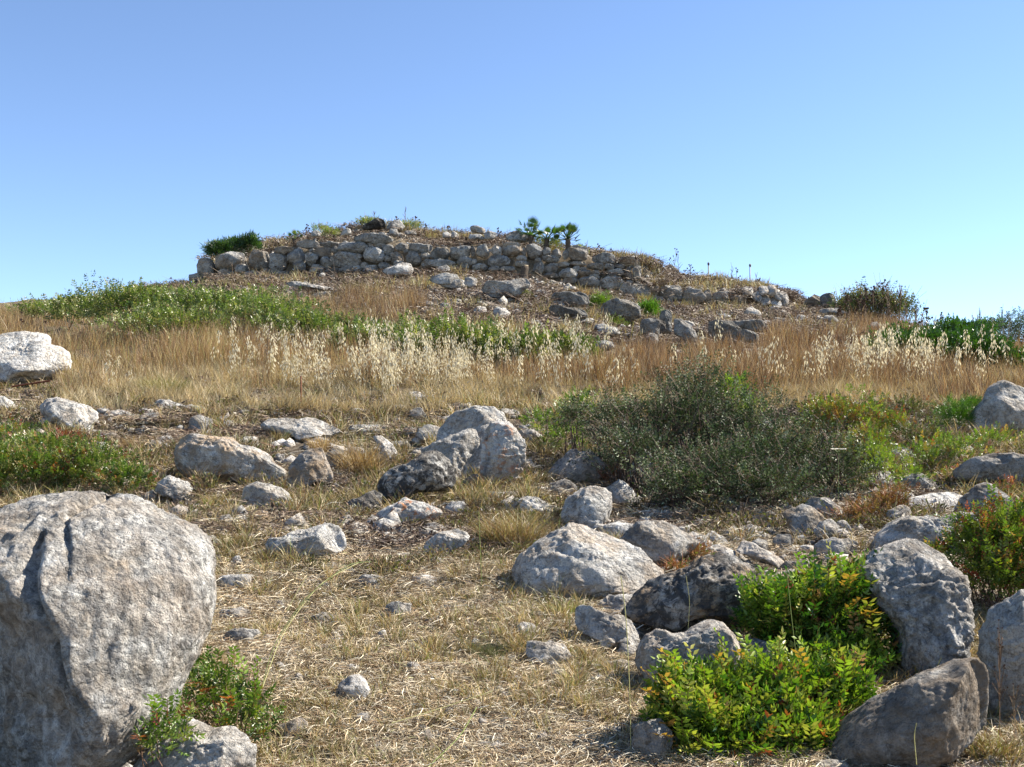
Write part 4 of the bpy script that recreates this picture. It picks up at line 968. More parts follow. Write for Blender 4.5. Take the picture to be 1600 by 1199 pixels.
# tall russet stems of the meadow
def stems(n, pal):
    a = blades(g, n, 0.28, 0.30, 0.66, 0.0075, 0.28, 0.25, pal)
    q = blades(g, n // 2, 0.28, 0.10, 0.3, 0.009, 0.6, 0.4, pal); return join([a, q])
rus = source([stems(26, BROWN) for _ in range(6)], M['dry'])
tanp = source([stems(30, [(.56, .44, .24, 3), (.44, .31, .15, 3), (.34, .2, .09, 2), (.36, .36, .13, 1.3)]) for _ in range(6)], M['dry'])
def meadow(n, seed, r0=16.0):
    gg = np.random.default_rng(seed)
    px = gg.uniform(-280, 1880, n); dmax = tri(px, [(-280, 38), (180, 37), (300, 31), (440, 27), (520, 32), (640, 33), (690, 24), (900, 22.5), (1040, 22), (1180, 23), (1240, 33), (1280, 37.5), (1880, 39)])
    dmin = tri(px, [(-280, 15.5), (300, 17), (700, 18), (900, 17), (1100, 16.5), (1600, 15), (1880, 14)])
    D = dmin + (dmax - dmin) * gg.random(n) ** 0.9
    z = ((px > 50) & (px < 470) & (D > 23) & (D < 32)) | ((px > 560) & (px < 930) & (D > 18.6) & (D < 25)) | ((px > 1360) & (px < 1600) & (D > 20) & (D < 28)) | ((px > 430) & (px < 590) & (D > 21) & (D < 26))
    z &= gg.random(n) < .5
    D, px = D[~z], px[~z]
    return (px - 800) * D / F, D, px
X, Y, px = meadow(10500, 21)
w = tri(px, [(0, .5), (300, .35), (480, .5), (560, .75), (700, .8), (900, .6), (1000, .95), (1500, .95), (1600, .7)])
r = g.random(len(X)) < w; k = keep_out(X, Y) & clear_front(X, Y, 4.0) & mask(X, Y, .55, -.75, .25, 51)
k &= ~((px > 430) & (px < 930) & (Y < 20) & (g.random(len(X)) < .62))
m = r & k; scatter('russet_grass', "tall russet dry stems thick across the meadow below the ruin", 'grass', rus, 6, X[m], Y[m], g.uniform(.6, 1.15, m.sum()), 0.09, 6)
m = ~r & k; scatter('tall_dry_grass', "tall tan dry grass across the left and middle of the meadow", 'grass', tanp, 6, X[m], Y[m], g.uniform(.55, 1.1, m.sum()), 0.09, 7)

# wild oats
def oat():
    h = g.uniform(.85, 1.25); n = 26; b = g.uniform(0, 6.28); ln = g.uniform(.05, .22)
    tt = np.linspace(0, 1, 7); st = np.stack([np.cos(b) * ln * tt ** 2, np.sin(b) * ln * tt ** 2, h * tt], 1)
    a = strips(st[:-1], st[1:], .0035, .003, np.array([.55, .45, .25]))
    t = g.uniform(.55, 1.0, n); P = np.stack([np.interp(t, tt, st[:, i]) for i in range(3)], 1)
    o = g.uniform(0, 6.28, n); r = g.uniform(.02, .10, n) * (1.25 - t); Q = P + np.stack([np.cos(o) * r * 1.6, np.sin(o) * r * 1.6, g.uniform(-.02, .03, n)], 1)
    Dv = nrm(np.stack([np.cos(o) * .35 + .25, np.sin(o) * .35, -np.ones(n)], 1)); S = nrm(np.cross(Dv, g.normal(0, 1, (n, 3))))
    L = g.uniform(.05, .085, n)
    q = leaf_quads(Q, Dv, S, L, L * .24, np.repeat([[.95, .90, .76]], n, 0) * g.uniform(.8, 1.1, (n, 1)))
    q2 = leaf_quads(Q, Dv, nrm(np.cross(Dv, S)), L, L * .28, np.repeat([[.98, .93, .80]], n, 0))
    return join([a, strips(P, Q, .0012, .001, np.array([.6, .5, .3])), q, q2])
src = source([join([(lambda v, t, c: (v + np.array([g.uniform(-.45, .45), g.uniform(-.45, .45), -g.uniform(0, .35)]), t, c))(*oat()) for _ in range(2)]) for _ in range(8)], M['oat'])
n = 5200; px = g.uniform(100, 1620, n); Y = g.uniform(16.5, 20.5, n); X = (px - 800) * Y / F
den = tri(px, [(100, .0), (330, .02), (400, .16), (480, .18), (560, .14), (585, .40), (700, .42), (760, .30), (880, .34), (910, .05), (980, .07), (1020, .02), (1220, .05), (1260, .16), (1320, .08), (1345, .2), (1440, .2), (1490, .07), (1600, .05)])
m = (g.random(n) < den * .34) & mask(X, Y, .8, -1.3, .3, 13)
scatter('wild_oats', "wild oats with drooping cream husks glowing in the sun in the meadow", 'oats', src, 8, X[m], Y[m], g.uniform(.62, .98, m.sum()), 0.07, 8)

# ------------------------------------------------------------------ bushes
def shrub(name, label, cat, lobes, n, leaf, pal, tip=None, tipf=0.1, mat='leaf', twig=60, twigcol=(.16, .10, .07), sprig=0.12, pairs=4, wr=0.42, seed=1, group=None,
          parts=0, up=0.7, bare=0, bushy=0.5, sink=0.1):
    g = np.random.default_rng(500 + seed)
    Ls = []
    for lb in lobes:
        px, row, w, h = lb[:4]; D = lb[4] if len(lb) > 4 else depth_at(px, row + h / 2)
        mpp = D / F; rx, rz = w * mpp / 2, h * mpp / 2
        Ls.append((np.array([(px - 800) * mpp, D + min(rx, rz) * .5, zrow(row, D)]), np.array([rx, (rx + rz) * .42, rz])))
    vol = np.array([l[1][0] * l[1][2] for l in Ls]); vol /= vol.sum()
    li = g.choice(len(Ls), n, p=vol)
    c = np.array([Ls[i][0] for i in li]); rr = np.array([Ls[i][1] for i in li])
    d = nrm(g.normal(0, 1, (n, 3))); d[:, 2] = np.where(d[:, 2] < -.75, -d[:, 2] * .6, d[:, 2]); d = nrm(d)
    lump = 0.84 + 0.55 * fbm(d * 2.3 + c * 3, seed + 3, 3)
    rad = (bushy + (1 - bushy) * g.random(n) ** .55) * lump * np.where(g.random(n) < .07, 1.22, 1)
    P = c + d * rr * rad[:, None]
    P[:, 2] = np.maximum(P[:, 2], height(P[:, 0], P[:, 1]) + .01)
    Dv = nrm(d * .8 + np.array([0, 0, up]) + g.normal(0, .45, (n, 3)))
    col = pick(g, pal, n) * g.uniform(.7, 1.3, (n, 1))
    if tip is not None:
        q = (g.random(n) < tipf * np.clip(rad * 1.6 - .6, 0, 2) * np.clip(.7 + 1.6 * vn(P * 5, 3), 0, 2)); col[q] = pick(g, tip, q.sum()) * g.uniform(.7, 1.3, (q.sum(), 1))
    S = nrm(np.cross(Dv, g.normal(0, 1, (n, 3)))); N = np.cross(Dv, S)
    out = []
    for k in range(pairs):
        t = (k + 1) / pairs; B = P + Dv * sprig * t
        for sg in (1, -1):
            ld = nrm(Dv * .65 + S * sg * .9 + N * g.normal(0, .25, (n, 1))); L = leaf * g.uniform(.7, 1.2, n) * (1 - .25 * t)
            out.append(leaf_quads(B, ld, nrm(np.cross(ld, N) + .3 * g.normal(0, 1, (n, 3))), L, L * wr, col * g.uniform(.85, 1.15, (n, 1))))
    L = leaf * g.uniform(.8, 1.2, n); out.append(leaf_quads(P + Dv * sprig, Dv, S, L, L * wr, col))
    V, T, cc = join(out)
    i = int(np.argmax(vol)); bx, by = Ls[i][0][0], Ls[i][0][1]; b = np.array([bx, by, gz(bx, by)])
    root = empty(name, b); tag(root, label, cat, group)
    fo = obj('foliage', mesh_np('foliage', V - b, T, cc), M[mat], root); fo['kind'] = 'stuff'
    # woody stems from the foot of the bush to its surface
    tw = []
    if twig:
        k = g.integers(0, n, twig); tipp = P[k] + Dv[k] * sprig * .7
        ft = c[k] * [1, 1, 0] + np.c_[g.normal(0, .25, (twig, 2)) * rr[k][:, :2], np.zeros(twig)]; ft[:, 2] = height(ft[:, 0], ft[:, 1])
        mid = ft * .45 + tipp * .55 + g.normal(0, .04, (twig, 3)) * rr[k]
        wd = float(rr[:, 0].mean()) * .008 + .0015
        tw += [strips(ft, mid, wd * 1.6, wd, np.array(twigcol)), strips(mid, tipp, wd, wd * .4, np.array(twigcol) * 1.2)]
    if bare:
        k = g.integers(0, n, bare); e = P[k] + nrm(Dv[k] + g.normal(0, .5, (bare, 3))) * (sprig * g.uniform(1, 2.6, (bare, 1)))
        bw = .0022 * max(1.0, float(np.mean([l[0][1] for l in Ls])) / 9); tw += [strips(P[k], e, bw, bw * .4, np.array(twigcol) * 1.9)]
    if tw:
        V, T, cc = join(tw); so = obj('branches', mesh_np('branches', V - b, T, cc), M['twig'], root); so['kind'] = 'stuff'
    if parts:
        prot = []
        for q in range(4):
            m = 9; t = np.linspace(.15, 1, m); side = np.array([1, -1] * 5)[:m]
            Pp = np.stack([t * sprig * 1.5, t * 0, .02 * np.sin(t * 3)], 1); dd = nrm(np.stack([np.full(m, .6), side * 1.0, g.normal(.1, .2, m)], 1))
            L = leaf * 1.1 * g.uniform(.85, 1.15, m); ss = nrm(np.cross(dd, np.array([0, 0, 1.0])))
            cl = pick(g, tip if (tip and q == 3) else pal, 1).repeat(m, 0) * g.uniform(.8, 1.25, (m, 1))
            lq = leaf_quads(Pp, dd, ss, L, L * wr, cl); st = strips(np.array([[0, 0, 0.]]), np.array([[sprig * 1.5, 0, .01]]), .0016, .001, np.array([.3, .12, .06]))
            me = mesh_np('leaf', *join([lq, st])); me.materials.append(M[mat]); prot.append(me)
        front = np.nonzero((rad > .8) & (d[:, 1] < .3))[0][:parts]
        from mathutils import Vector
        for q in front:
            o = bpy.data.objects.new('leaf', prot[int(g.choice(4, p=[.32, .32, .26, .10]))]); C.objects.link(o); o.parent = root
            o.location = P[q] + Dv[q] * .03 - b; o.rotation_euler = Vector(Dv[q]).to_track_quat('X', 'Z').to_euler()
    return root

GREEN = [(.13, .22, .035, 4), (.20, .29, .05, 3), (.06, .12, .02, 2.5), (.32, .34, .08, 1.5)]
MEADG = [(.17, .23, .06, 4), (.25, .29, .09, 3), (.09, .13, .035, 2.5), (.38, .34, .15, 2)]
FRESH = [(.18, .29, .035, 4), (.29, .38, .05, 3), (.05, .12, .02, 2.6), (.46, .43, .09, 1.3)]
RED = [(.40, .11, .05, 2), (.46, .24, .07, 3), (.32, .07, .05, 1)]
OLIVE = [(.06, .088, .034, 4), (.13, .165, .07, 3), (.022, .032, .018, 2.5), (.26, .29, .19, 1.2), (.15, .10, .06, 1)]
# right foreground
shrub('lentisk_bush', "bright green leafy bush with red tips between the saddle rock and the rough white-patched rock", 'bush',
      [(1285, 980, 200, 160, 5.8), (1205, 970, 90, 100, 5.9), (1350, 960, 80, 130, 5.9), (1265, 942, 130, 60, 6.1), (1340, 1040, 110, 70, 5.6), (1290, 1050, 130, 50, 5.5)], 3100, .040, FRESH, RED, .15, seed=1, parts=110, twig=120, sprig=.09, bushy=.1)
shrub('lentisk_bush', "glossy green leafy bush spreading along the bottom edge left of the dark wedge rock", 'bush',
      [(1210, 1130, 250, 140, 4.9), (1110, 1110, 120, 90, 4.9), (1290, 1110, 100, 110, 5.0), (1250, 1085, 140, 50, 5.1), (1130, 1170, 210, 110, 4.7), (1250, 1180, 140, 110, 4.7), (1325, 1110, 70, 70, 5.0), (1060, 1120, 60, 90, 4.8)], 4600, .040, FRESH, RED, .10, seed=2, parts=150, twig=120, sprig=.09, bushy=.1)
shrub('lentisk_bush', "reddening leafy bush over a dark gap at the right edge", 'bush',
      [(1545, 865, 130, 110, 6.6), (1600, 850, 130, 130, 6.7), (1570, 910, 110, 80, 6.5), (1640, 900, 120, 120, 6.5)], 2600, .030, [(.14, .22, .03, 3), (.24, .28, .04, 3), (.08, .13, .02, 2)], RED, .30, seed=3, parts=50, twig=80, sprig=.07)
shrub('lentisk_bush', "leafy green bush with scattered red leaves at the left edge above the big boulder", 'bush',
      [(40, 740, 190, 80), (-40, 735, 160, 110), (130, 735, 150, 90), (60, 715, 160, 70), (195, 755, 80, 60), (10, 690, 100, 50)], 4200, .034, GREEN + [(.34, .34, .10, 3.5), (.38, .28, .14, 1.6)], RED, .2, seed=4, twig=20, sprig=.08)
shrub('weedy_sprigs', "low green sprigs with red shoots between the big boulder and the bottom rock", 'weed',
      [(340, 1100, 120, 90, 4.7), (300, 1070, 70, 90, 4.8), (370, 1140, 90, 80, 4.6), (250, 1160, 100, 90, 4.2), (395, 1120, 60, 60, 4.7)], 420, .028, GREEN, RED, .14, seed=5, parts=30, twig=60, sprig=.06, bushy=.15)
# thorny shrub
shrub('thorny_shrub', "large dark thorny shrub with tiny grey-green leaves right of the centre", 'shrub',
      [(1050, 670, 270, 150, 11.0), (1090, 625, 170, 120, 11.4), (1220, 725, 270, 150, 10.6), (960, 660, 120, 110, 11.4), (1130, 745, 280, 140, 9.9), (1320, 740, 130, 120, 10.2), (1070, 765, 180, 90, 9.6), (1200, 770, 220, 100, 9.5), (1170, 670, 160, 110, 11), (990, 710, 160, 90, 10.4), (900, 655, 70, 60, 11.6)],
      17000, .026, OLIVE, None, 0, mat='thorn', twig=420, twigcol=(.075, .055, .045), sprig=.09, pairs=3, wr=.42, seed=6, up=.45, bare=2600, bushy=.05)
shrub('sapling', "fresh green seedling growing out of the thorny shrub's upper right", 'plant', [(1145, 620, 60, 55, 11.6), (1165, 645, 50, 50, 11.8)], 260, .04, FRESH, seed=7, twig=14, sprig=.09)
shrub('green_weed', "light green weed behind the left end of the thorny shrub", 'weed', [(905, 640, 60, 60), (885, 690, 60, 60), (850, 665, 60, 50)], 420, .038, [(.16, .24, .04, 3), (.10, .15, .03, 3), (.36, .34, .05, 1)], seed=8, twig=20, sprig=.09)
# reddish scrub right of the thorny shrub
shrub('red_leaved_scrub', "yellow-green and rust coloured scrub right of the thorny shrub's top", 'scrub',
      [(1340, 655, 130, 70, 12.5), (1290, 660, 80, 60, 12.5), (1365, 700, 90, 60, 11.6), (1400, 670, 60, 50, 12.4)], 1500, .036, [(.20, .27, .04, 3), (.30, .28, .06, 2), (.30, .14, .06, 3), (.10, .15, .03, 2)], RED, .12, seed=9, twig=60, sprig=.08, bushy=.2)
shrub('yellow_green_bush', "yellow-green upright bush at the right end of the thorny shrub", 'bush', [(1385, 740, 60, 70, 10.4), (1365, 720, 50, 60, 10.6)], 260, .03, [(.22, .30, .04, 3), (.32, .34, .06, 2)], seed=10, twig=20, sprig=.07)
shrub('rusty_weeds', "rust-brown dead weeds in front of the pointed dark-topped rock", 'weeds', [(1350, 815, 120, 60, 9.0), (1395, 790, 80, 60, 9.2)], 800, .022, [(.24, .09, .04, 3), (.36, .2, .09, 3), (.12, .12, .04, 2)], mat='dull', seed=11, twig=160, twigcol=(.22, .10, .05), sprig=.06, bare=180, bushy=.1)
shrub('rusty_weeds', "reddish dead weeds beside the humped rock left of the thorny shrub", 'weeds', [(955, 745, 45, 30)], 130, .02, [(.20, .08, .045, 3), (.3, .19, .10, 2)], mat='dull', seed=12, twig=50, twigcol=(.25, .10, .05), sprig=.05, bare=50, bushy=.1)
shrub('rusty_weeds', "rusty dead weeds in the gap between the pitted rock and the black-crusted rock", 'weeds', [(1085, 870, 60, 35), (1055, 895, 50, 25)], 240, .02, [(.34, .13, .06, 3), (.36, .2, .09, 2), (.14, .2, .04, 1)], mat='dull', seed=13, twig=90, twigcol=(.3, .14, .07), sprig=.05, bare=120, bushy=.1)
shrub('rusty_weeds', "dark red leaves trailing under the white domed rock", 'weeds', [(105, 690, 70, 30), (85, 700, 40, 26)], 260, .028, [(.26, .06, .04, 3), (.3, .16, .08, 2)], seed=14, twig=30, sprig=.06, bushy=.1)
shrub('red_tipped_scrub', "low scrub with bright red leaf tips in front of the bluish boulder", 'scrub',
      [(1500, 705, 130, 50), (1560, 690, 100, 40), (1450, 720, 80, 50), (1470, 690, 60, 40), (1430, 750, 60, 40)], 800, .03, [(.18, .25, .04, 3), (.1, .14, .03, 2), (.34, .3, .06, 1)], RED, .2, seed=15, twig=8, sprig=.07, bushy=.2)
shrub('red_tipped_scrub', "bright red shoots between the dark boulder and the pyramid rock at the right", 'scrub', [(1490, 748, 50, 24), (1545, 756, 40, 24), (1575, 770, 40, 40)], 130, .028, [(.2, .2, .04, 1), (.42, .1, .06, 1)], RED, .4, seed=16, twig=0, sprig=.07, bushy=.2)
shrub('green_grass_tuft', "vivid green grassy weed against the bluish boulder", 'weed', [(1500, 655, 80, 55), (1525, 640, 40, 40)], 700, .05, [(.14, .27, .03, 3), (.08, .17, .02, 2)], seed=17, twig=10, sprig=.06, wr=.16, bushy=.2)
shrub('scrub_patch', "mixed green and brown scrub on the bank left of the dark boulder", 'scrub', [(1440, 690, 110, 60), (1420, 640, 90, 40), (1480, 720, 60, 50)], 900, .026, [(.16, .2, .06, 3), (.24, .18, .09, 3), (.08, .1, .03, 3)], RED, .1, seed=18, mat='dull', twig=120, sprig=.06, bare=140, bushy=.1)
# meadow bushes
shrub('meadow_bush', "long mass of bright green bushes on the left part of the meadow crest", 'bush',
      [(200, 480, 210, 66, 27), (330, 488, 240, 74, 26), (120, 484, 130, 44, 29), (420, 500, 170, 66, 25), (270, 512, 260, 56, 24.5), (60, 490, 90, 30, 32), (480, 520, 110, 50, 23.5)], 8000, .075, MEADG, seed=21, twig=60, sprig=.16, pairs=3, up=1.0, bushy=.3)
shrub('meadow_bush', "bright green bush patch in the grass left of the oats", 'bush',
      [(500, 522, 130, 55, 24), (440, 522, 110, 55, 24), (560, 528, 90, 46, 24)], 1700, .085, MEADG, seed=22, twig=30, sprig=.15, pairs=3, up=1.0, bushy=.3)
shrub('meadow_bush', "bright green bush patch behind the thickest wild oats in the centre", 'bush',
      [(720, 545, 190, 80, 20.2), (810, 556, 180, 76, 19.8), (640, 540, 120, 66, 21.5), (890, 556, 100, 66, 20), (560, 540, 110, 50, 22)], 5200, .075, MEADG, seed=23, twig=40, sprig=.14, pairs=3, up=1.0, bushy=.3)
shrub('meadow_bush', "dark green dense bush on the right part of the meadow", 'bush',
      [(1470, 548, 190, 75, 23), (1540, 562, 120, 70, 22), (1410, 548, 100, 60, 24), (1500, 530, 120, 46, 25), (1585, 575, 70, 56, 21.5)], 7000, .07, [(.06, .14, .02, 4), (.10, .2, .025, 3), (.04, .09, .015, 3)], seed=24, twig=60, sprig=.13, pairs=3, up=.8, bushy=.3)
shrub('grey_bush', "grey-green bush on the skyline at the right edge", 'bush', [(1570, 520, 110, 50, 34), (1640, 525, 120, 70, 34), (1530, 520, 50, 30, 34)], 2600, .06, [(.13, .17, .12, 3), (.08, .11, .08, 3)], mat='dull', seed=25, twig=60, sprig=.2, bare=160, bushy=.3)
shrub('green_tuft', "vivid green rounded tuft by the dark humped rock on the slope", 'plant', [(1013, 490, 36, 30, 30.5)], 520, .11, [(.16, .31, .03, 3), (.10, .2, .02, 2)], seed=26, twig=6, sprig=.14, pairs=2, wr=.2, up=1.0, bushy=.2)
shrub('green_tuft', "green tuft in dry grass right of the thick rectangular slab", 'plant', [(938, 478, 34, 26, 31)], 380, .11, [(.16, .27, .04, 3), (.24, .28, .07, 2)], seed=27, twig=6, sprig=.14, pairs=2, wr=.2, up=1.0, bushy=.2)
shrub('green_tuft', "yellow-green tuft beneath the lit end of the slab-like rock", 'plant', [(815, 472, 34, 24, 30.5)], 260, .11, [(.28, .3, .08, 3), (.4, .34, .12, 2)], seed=28, twig=6, sprig=.14, pairs=2, wr=.16, up=1.0, bushy=.2)
shrub('green_tuft', "mossy green patch below the humped white-ridged rock", 'plant', [(955, 512, 50, 22, 28)], 300, .09, [(.2, .26, .05, 3), (.3, .3, .09, 2)], seed=29, twig=4, sprig=.12, pairs=2, wr=.2, up=.8, bushy=.2)
shrub('skyline_bush', "tangled dry bush with green base on the right skyline", 'bush', [(1370, 478, 90, 50, 36.5), (1400, 488, 90, 46, 36), (1335, 480, 60, 40, 37)], 1300, .08, [(.12, .17, .06, 3), (.3, .26, .12, 3), (.08, .1, .04, 2)], mat='dull', seed=30, twig=120, twigcol=(.12, .08, .06), sprig=.3, bare=260, bushy=.1, up=1.3)
# on the mound
shrub('wall_top_scrub', "dark green palm scrub on the left end of the ruined wall", 'scrub', [(345, 390, 50, 20, 40.2), (365, 384, 40, 20, 40.5), (390, 382, 34, 22, 40.5), (335, 396, 24, 14, 40)], 1100, .20, [(.035, .075, .03, 3), (.06, .11, .04, 3), (.14, .2, .05, 1)], seed=31, twig=10, sprig=.12, pairs=3, wr=.13, up=.7, bushy=.2)
shrub('summit_weeds', "green weeds on the mound top between the burnt stumps", 'weeds', [(515, 368, 34, 16, 40.5), (575, 350, 50, 12, 42.2), (640, 356, 50, 12, 42), (500, 362, 30, 14, 41)], 700, .11, [(.18, .25, .06, 3), (.32, .28, .12, 3)], seed=32, twig=20, sprig=.15, pairs=2, wr=.2, up=1.2, bare=40, bushy=.1)
shrub('summit_weeds', "yellow-green weeds on the wall top between the two palms", 'weeds', [(862, 384, 44, 14, 39.5), (845, 380, 20, 12, 39.5), (905, 392, 20, 10, 39.5)], 420, .10, [(.28, .31, .08, 3), (.4, .33, .12, 2)], seed=33, twig=10, sprig=.14, pairs=2, wr=.2, up=1.0, bushy=.1)

# ------------------------------------------------------------------ single grass tussocks
def tussock(label, px, row, w, h, pal, n, width=.004, lean=.9, D=None, mat='dry', seed=0, droop=.6):
    g = np.random.default_rng(900 + seed); D = D or depth_at(px, row); mpp = D / F
    v, t, c = blades(g, n, w * mpp * .32, h * mpp * .5, h * mpp * 1.15, width, lean, droop, pal)
    x = (px - 800) * mpp; o = obj('grass_tussock', mesh_np('grass_tussock', v, t, c), M[mat], None, (x, D, gz(x, D) - .01))
    tag(o, label, 'grass'); return o
YG = [(.34, .36, .09, 3), (.48, .42, .18, 3), (.22, .28, .06, 2)]
DRYT = [(.50, .38, .19, 3), (.36, .24, .12, 3), (.60, .5, .3, 2), (.2, .13, .07, 1)]
tussock("dense yellow-green tussock below the left end of the meadow", 262, 622, 100, 44, YG, 900, .007, 1.1, seed=1)
tussock("brown shaggy tussock hanging over the hollow left of the rock pile", 565, 745, 90, 70, DRYT, 800, .005, 1.0, seed=2)
tussock("big straw-coloured tussock left of the cracked round rock", 800, 855, 130, 75, DRYT + [(.4, .42, .15, 3)], 1000, .0045, 1.0, seed=3)
tussock("small green tussock by the shoulder of the big boulder", 375, 865, 60, 45, YG, 260, .004, 1.1, seed=4)
tussock("yellowish tussock on the bank right of the notched rock", 345, 800, 80, 50, YG + DRYT, 320, .004, 1.1, seed=5)
tussock("dry tussock in front of the thin white shard", 210, 705, 70, 40, DRYT, 320, .005, 1.2, seed=6)
tussock("dry golden tuft right of the flat layered outcrop", 505, 705, 60, 36, DRYT, 260, .005, 1.0, seed=7)
tussock("fine dry grass tuft against the slab right of the rock pile", 700, 690, 60, 40, DRYT, 260, .005, 1.0, seed=8)
tussock("straggly tan tuft at the lower right corner", 1560, 1190, 130, 80, DRYT + YG, 420, .004, 1.1, seed=9)
tussock("arching dry grass on top of the dark wedge rock", 1490, 1038, 60, 26, DRYT, 60, .004, 2.0, D=5.35, seed=10)
tussock("feathery grey-green weed by the narrow pale stone", 765, 1030, 70, 45, [(.14, .18, .10, 3), (.22, .24, .13, 2)], 500, .0025, 1.2, seed=11)
tussock("thin green grass blades in front of the black-crusted rock", 1130, 985, 150, 75, [(.22, .28, .07, 3), (.42, .40, .18, 2)], 60, .0035, 1.6, seed=12)
tussock("green grass blades at the left foot of the black-crusted rock", 890, 965, 60, 50, [(.22, .30, .07, 3), (.42, .40, .18, 2)], 110, .0035, 1.1, seed=13)
tussock("green blades in the shade left of the saddle rock", 960, 1085, 60, 40, [(.16, .24, .05, 3), (.42, .40, .18, 2)], 120, .0035, 1.3, seed=14)
tussock("thin green shoots in front of the largest slanted rock", 850, 960, 110, 60, [(.22, .30, .07, 2), (.42, .40, .18, 3)], 60, .003, 1.4, seed=15)
tussock("golden tuft on the slope beside the thick rectangular slab", 905, 468, 60, 22, DRYT, 500, .016, 1.0, seed=16)
tussock("golden tuft at the right end of the ruined main wall", 1008, 448, 22, 26, [(.5, .42, .14, 3), (.36, .36, .12, 2)], 260, .016, .5, D=37.6, seed=17)

# long single grass stalks crossing the foreground
def arc(P, w, col):
    P = np.array(P, float); return strips(P[:-1], P[1:], w, w * .9, np.array(col))
def stalk(name, label, cat, pxs, D0, D1, w, col, head=None, mat='dry', group=None):
    """a curved stalk through view positions, receding from D0 to D1"""
    a = np.array(pxs, float).reshape(-1, 2); t = np.linspace(0, 1, len(a)); tt = np.linspace(0, 1, len(a) * 5)
    px = np.interp(tt, t, a[:, 0]); ro = np.interp(tt, t, a[:, 1])
    for _ in range(3): px[1:-1] = (px[:-2] + px[1:-1] + px[2:]) / 3; ro[1:-1] = (ro[:-2] + ro[1:-1] + ro[2:]) / 3
    D = D0 + (D1 - D0) * tt; P = np.stack([(px - 800) * D / F, D, zrow(ro, D)], 1)
    b = P[0].copy(); pts = [arc(P - b, w, col)]
    if head: pts.append(head(P[-1] - b))
    v, tr, c = join(pts); o = obj(name, mesh_np(name, v, tr, c), M[mat], None, b); tag(o, label, cat, group); return o
GS = [((400, 1110, 425, 1010, 475, 935, 545, 880, 580, 878), 4.7, 5.6), ((410, 1075, 440, 990, 500, 910, 560, 880), 4.8, 5.6), ((986, 1190, 984, 1080, 978, 960, 970, 900), 4.6, 4.7),
      ((668, 1200, 720, 1150, 745, 1105), 4.4, 4.8), ((612, 1130, 680, 1110, 770, 1080), 4.7, 5.0), ((1075, 985, 1078, 940, 1072, 900), 5.9, 6.0), ((755, 985, 752, 900, 748, 800), 7.0, 7.1),
      ((448, 955, 470, 915, 480, 900), 6.3, 6.8), ((1395, 700 + 130, 1399, 790, 1404, 760), 8.4, 8.4), ((1245, 1035, 1236, 960, 1230, 900), 5.2, 5.2), ((1432, 1195, 1428, 1150, 1432, 1130), 4.2, 4.2)]
for k, (p, a, b) in enumerate(GS):
    stalk('grass_stalk', where("long thin grass stalk", np.mean(p[0::2]), np.mean(p[1::2]), "long thin yellow-green grass stalk arching over the foreground"), 'grass', p, a, b, .0022, (.45, .44, .20) if k % 3 else (.26, .33, .1), group="long grass stalks in the foreground")
# ------------------------------------------------------------------ dry weeds standing against the sky
def weed(label, px, row, h, seed, D=None, spread=.35, heads=True, col=(.14, .10, .07), name='dry_weed', nb=9, group=None, w=.008):
    g = np.random.default_rng(300 + seed); D = D or depth_at(px, row); mpp = D / F; H = h * mpp; x = (px - 800) * mpp
    ln = g.normal(0, .08, 2) * H; top = np.array([ln[0], ln[1], H]); z = np.zeros(3)
    pts = [strips(np.array([z]), np.array([top]), w, w * .4, np.array(col))]
    t = g.uniform(.35, .95, nb); B = t[:, None] * top; a = g.uniform(0, 6.28, nb)
    E = B + np.stack([np.cos(a) * spread * H * (1.1 - t), np.sin(a) * spread * H * (1.1 - t), H * g.uniform(.1, .35, nb)], 1)
    pts.append(strips(B, E, w * .55, w * .3, np.array(col)))
    if heads:
        tips = np.vstack([E, top[None]]); m = len(tips)
        for q in range(3):
            d = nrm(g.normal(0, 1, (m, 3))); s = nrm(np.cross(d, g.normal(0, 1, (m, 3)))); r = np.full(m, w * (7 if m < 4 else 4.5))
            pts.append(leaf_quads(tips - d * r[:, None] * .5, d, s, r, r, np.repeat([[.16, .10, .07]], m, 0)))
    v, tr, c = join(pts); o = obj(name, mesh_np(name, v, tr, c), M['twig'], None, (x, D, gz(x, D) - .02)); tag(o, label, 'weed', group); return o
weed("tall dry wild carrot with a round seed head against the sky at the left", 73, 484, 46, 1, 24, nb=2, spread=.2, w=.010)
weed("dry seed-headed stalk at the far left skyline", 34, 490, 52, 2, 24, nb=2, spread=.2, w=.010)
weed("bare leaning stalk on the left skyline above the green bushes", 205, 470, 50, 3, 30, nb=4, heads=False)
weed("thin dry stems at the left edge of the skyline", 8, 488, 34, 4, 24, nb=5, spread=.3)
weed("dark branching dead stalk in the meadow left of the oats", 412, 572, 90, 5, 19, nb=7, heads=False, w=.009)
weed("dark branching dead stalk standing on the bare slope", 530, 505, 68, 6, 27, nb=8, heads=False, w=.012)
weed("thin dead stalk rising over the green bushes below the wall", 363, 462, 60, 7, 33, nb=3, heads=False, w=.014)
weed("slanting dark dead stem at the right of the oats", 1455, 628, 70, 8, 17, nb=2, heads=False, spread=.1, w=.008)
for k, (px, row, h) in enumerate([(1375, 490, 60), (1392, 492, 56), (1345, 486, 40), (1415, 500, 52), (1330, 482, 36), (1432, 508, 48), (1310, 482, 22), (1405, 495, 66), (1362, 488, 50), (1385, 490, 40), (1445, 515, 44), (1460, 520, 40), (1470, 520, 34), (1485, 525, 38), (1350, 488, 52)]):
    weed(where("dry branching weed", px, row - h / 2, "dry branching weed silhouetted on the right skyline behind the meadow bushes"), px, row, h, 20 + k, 36 - (k % 4), nb=16, w=.020, group="dry weeds on the right skyline", heads=k % 2 == 0)
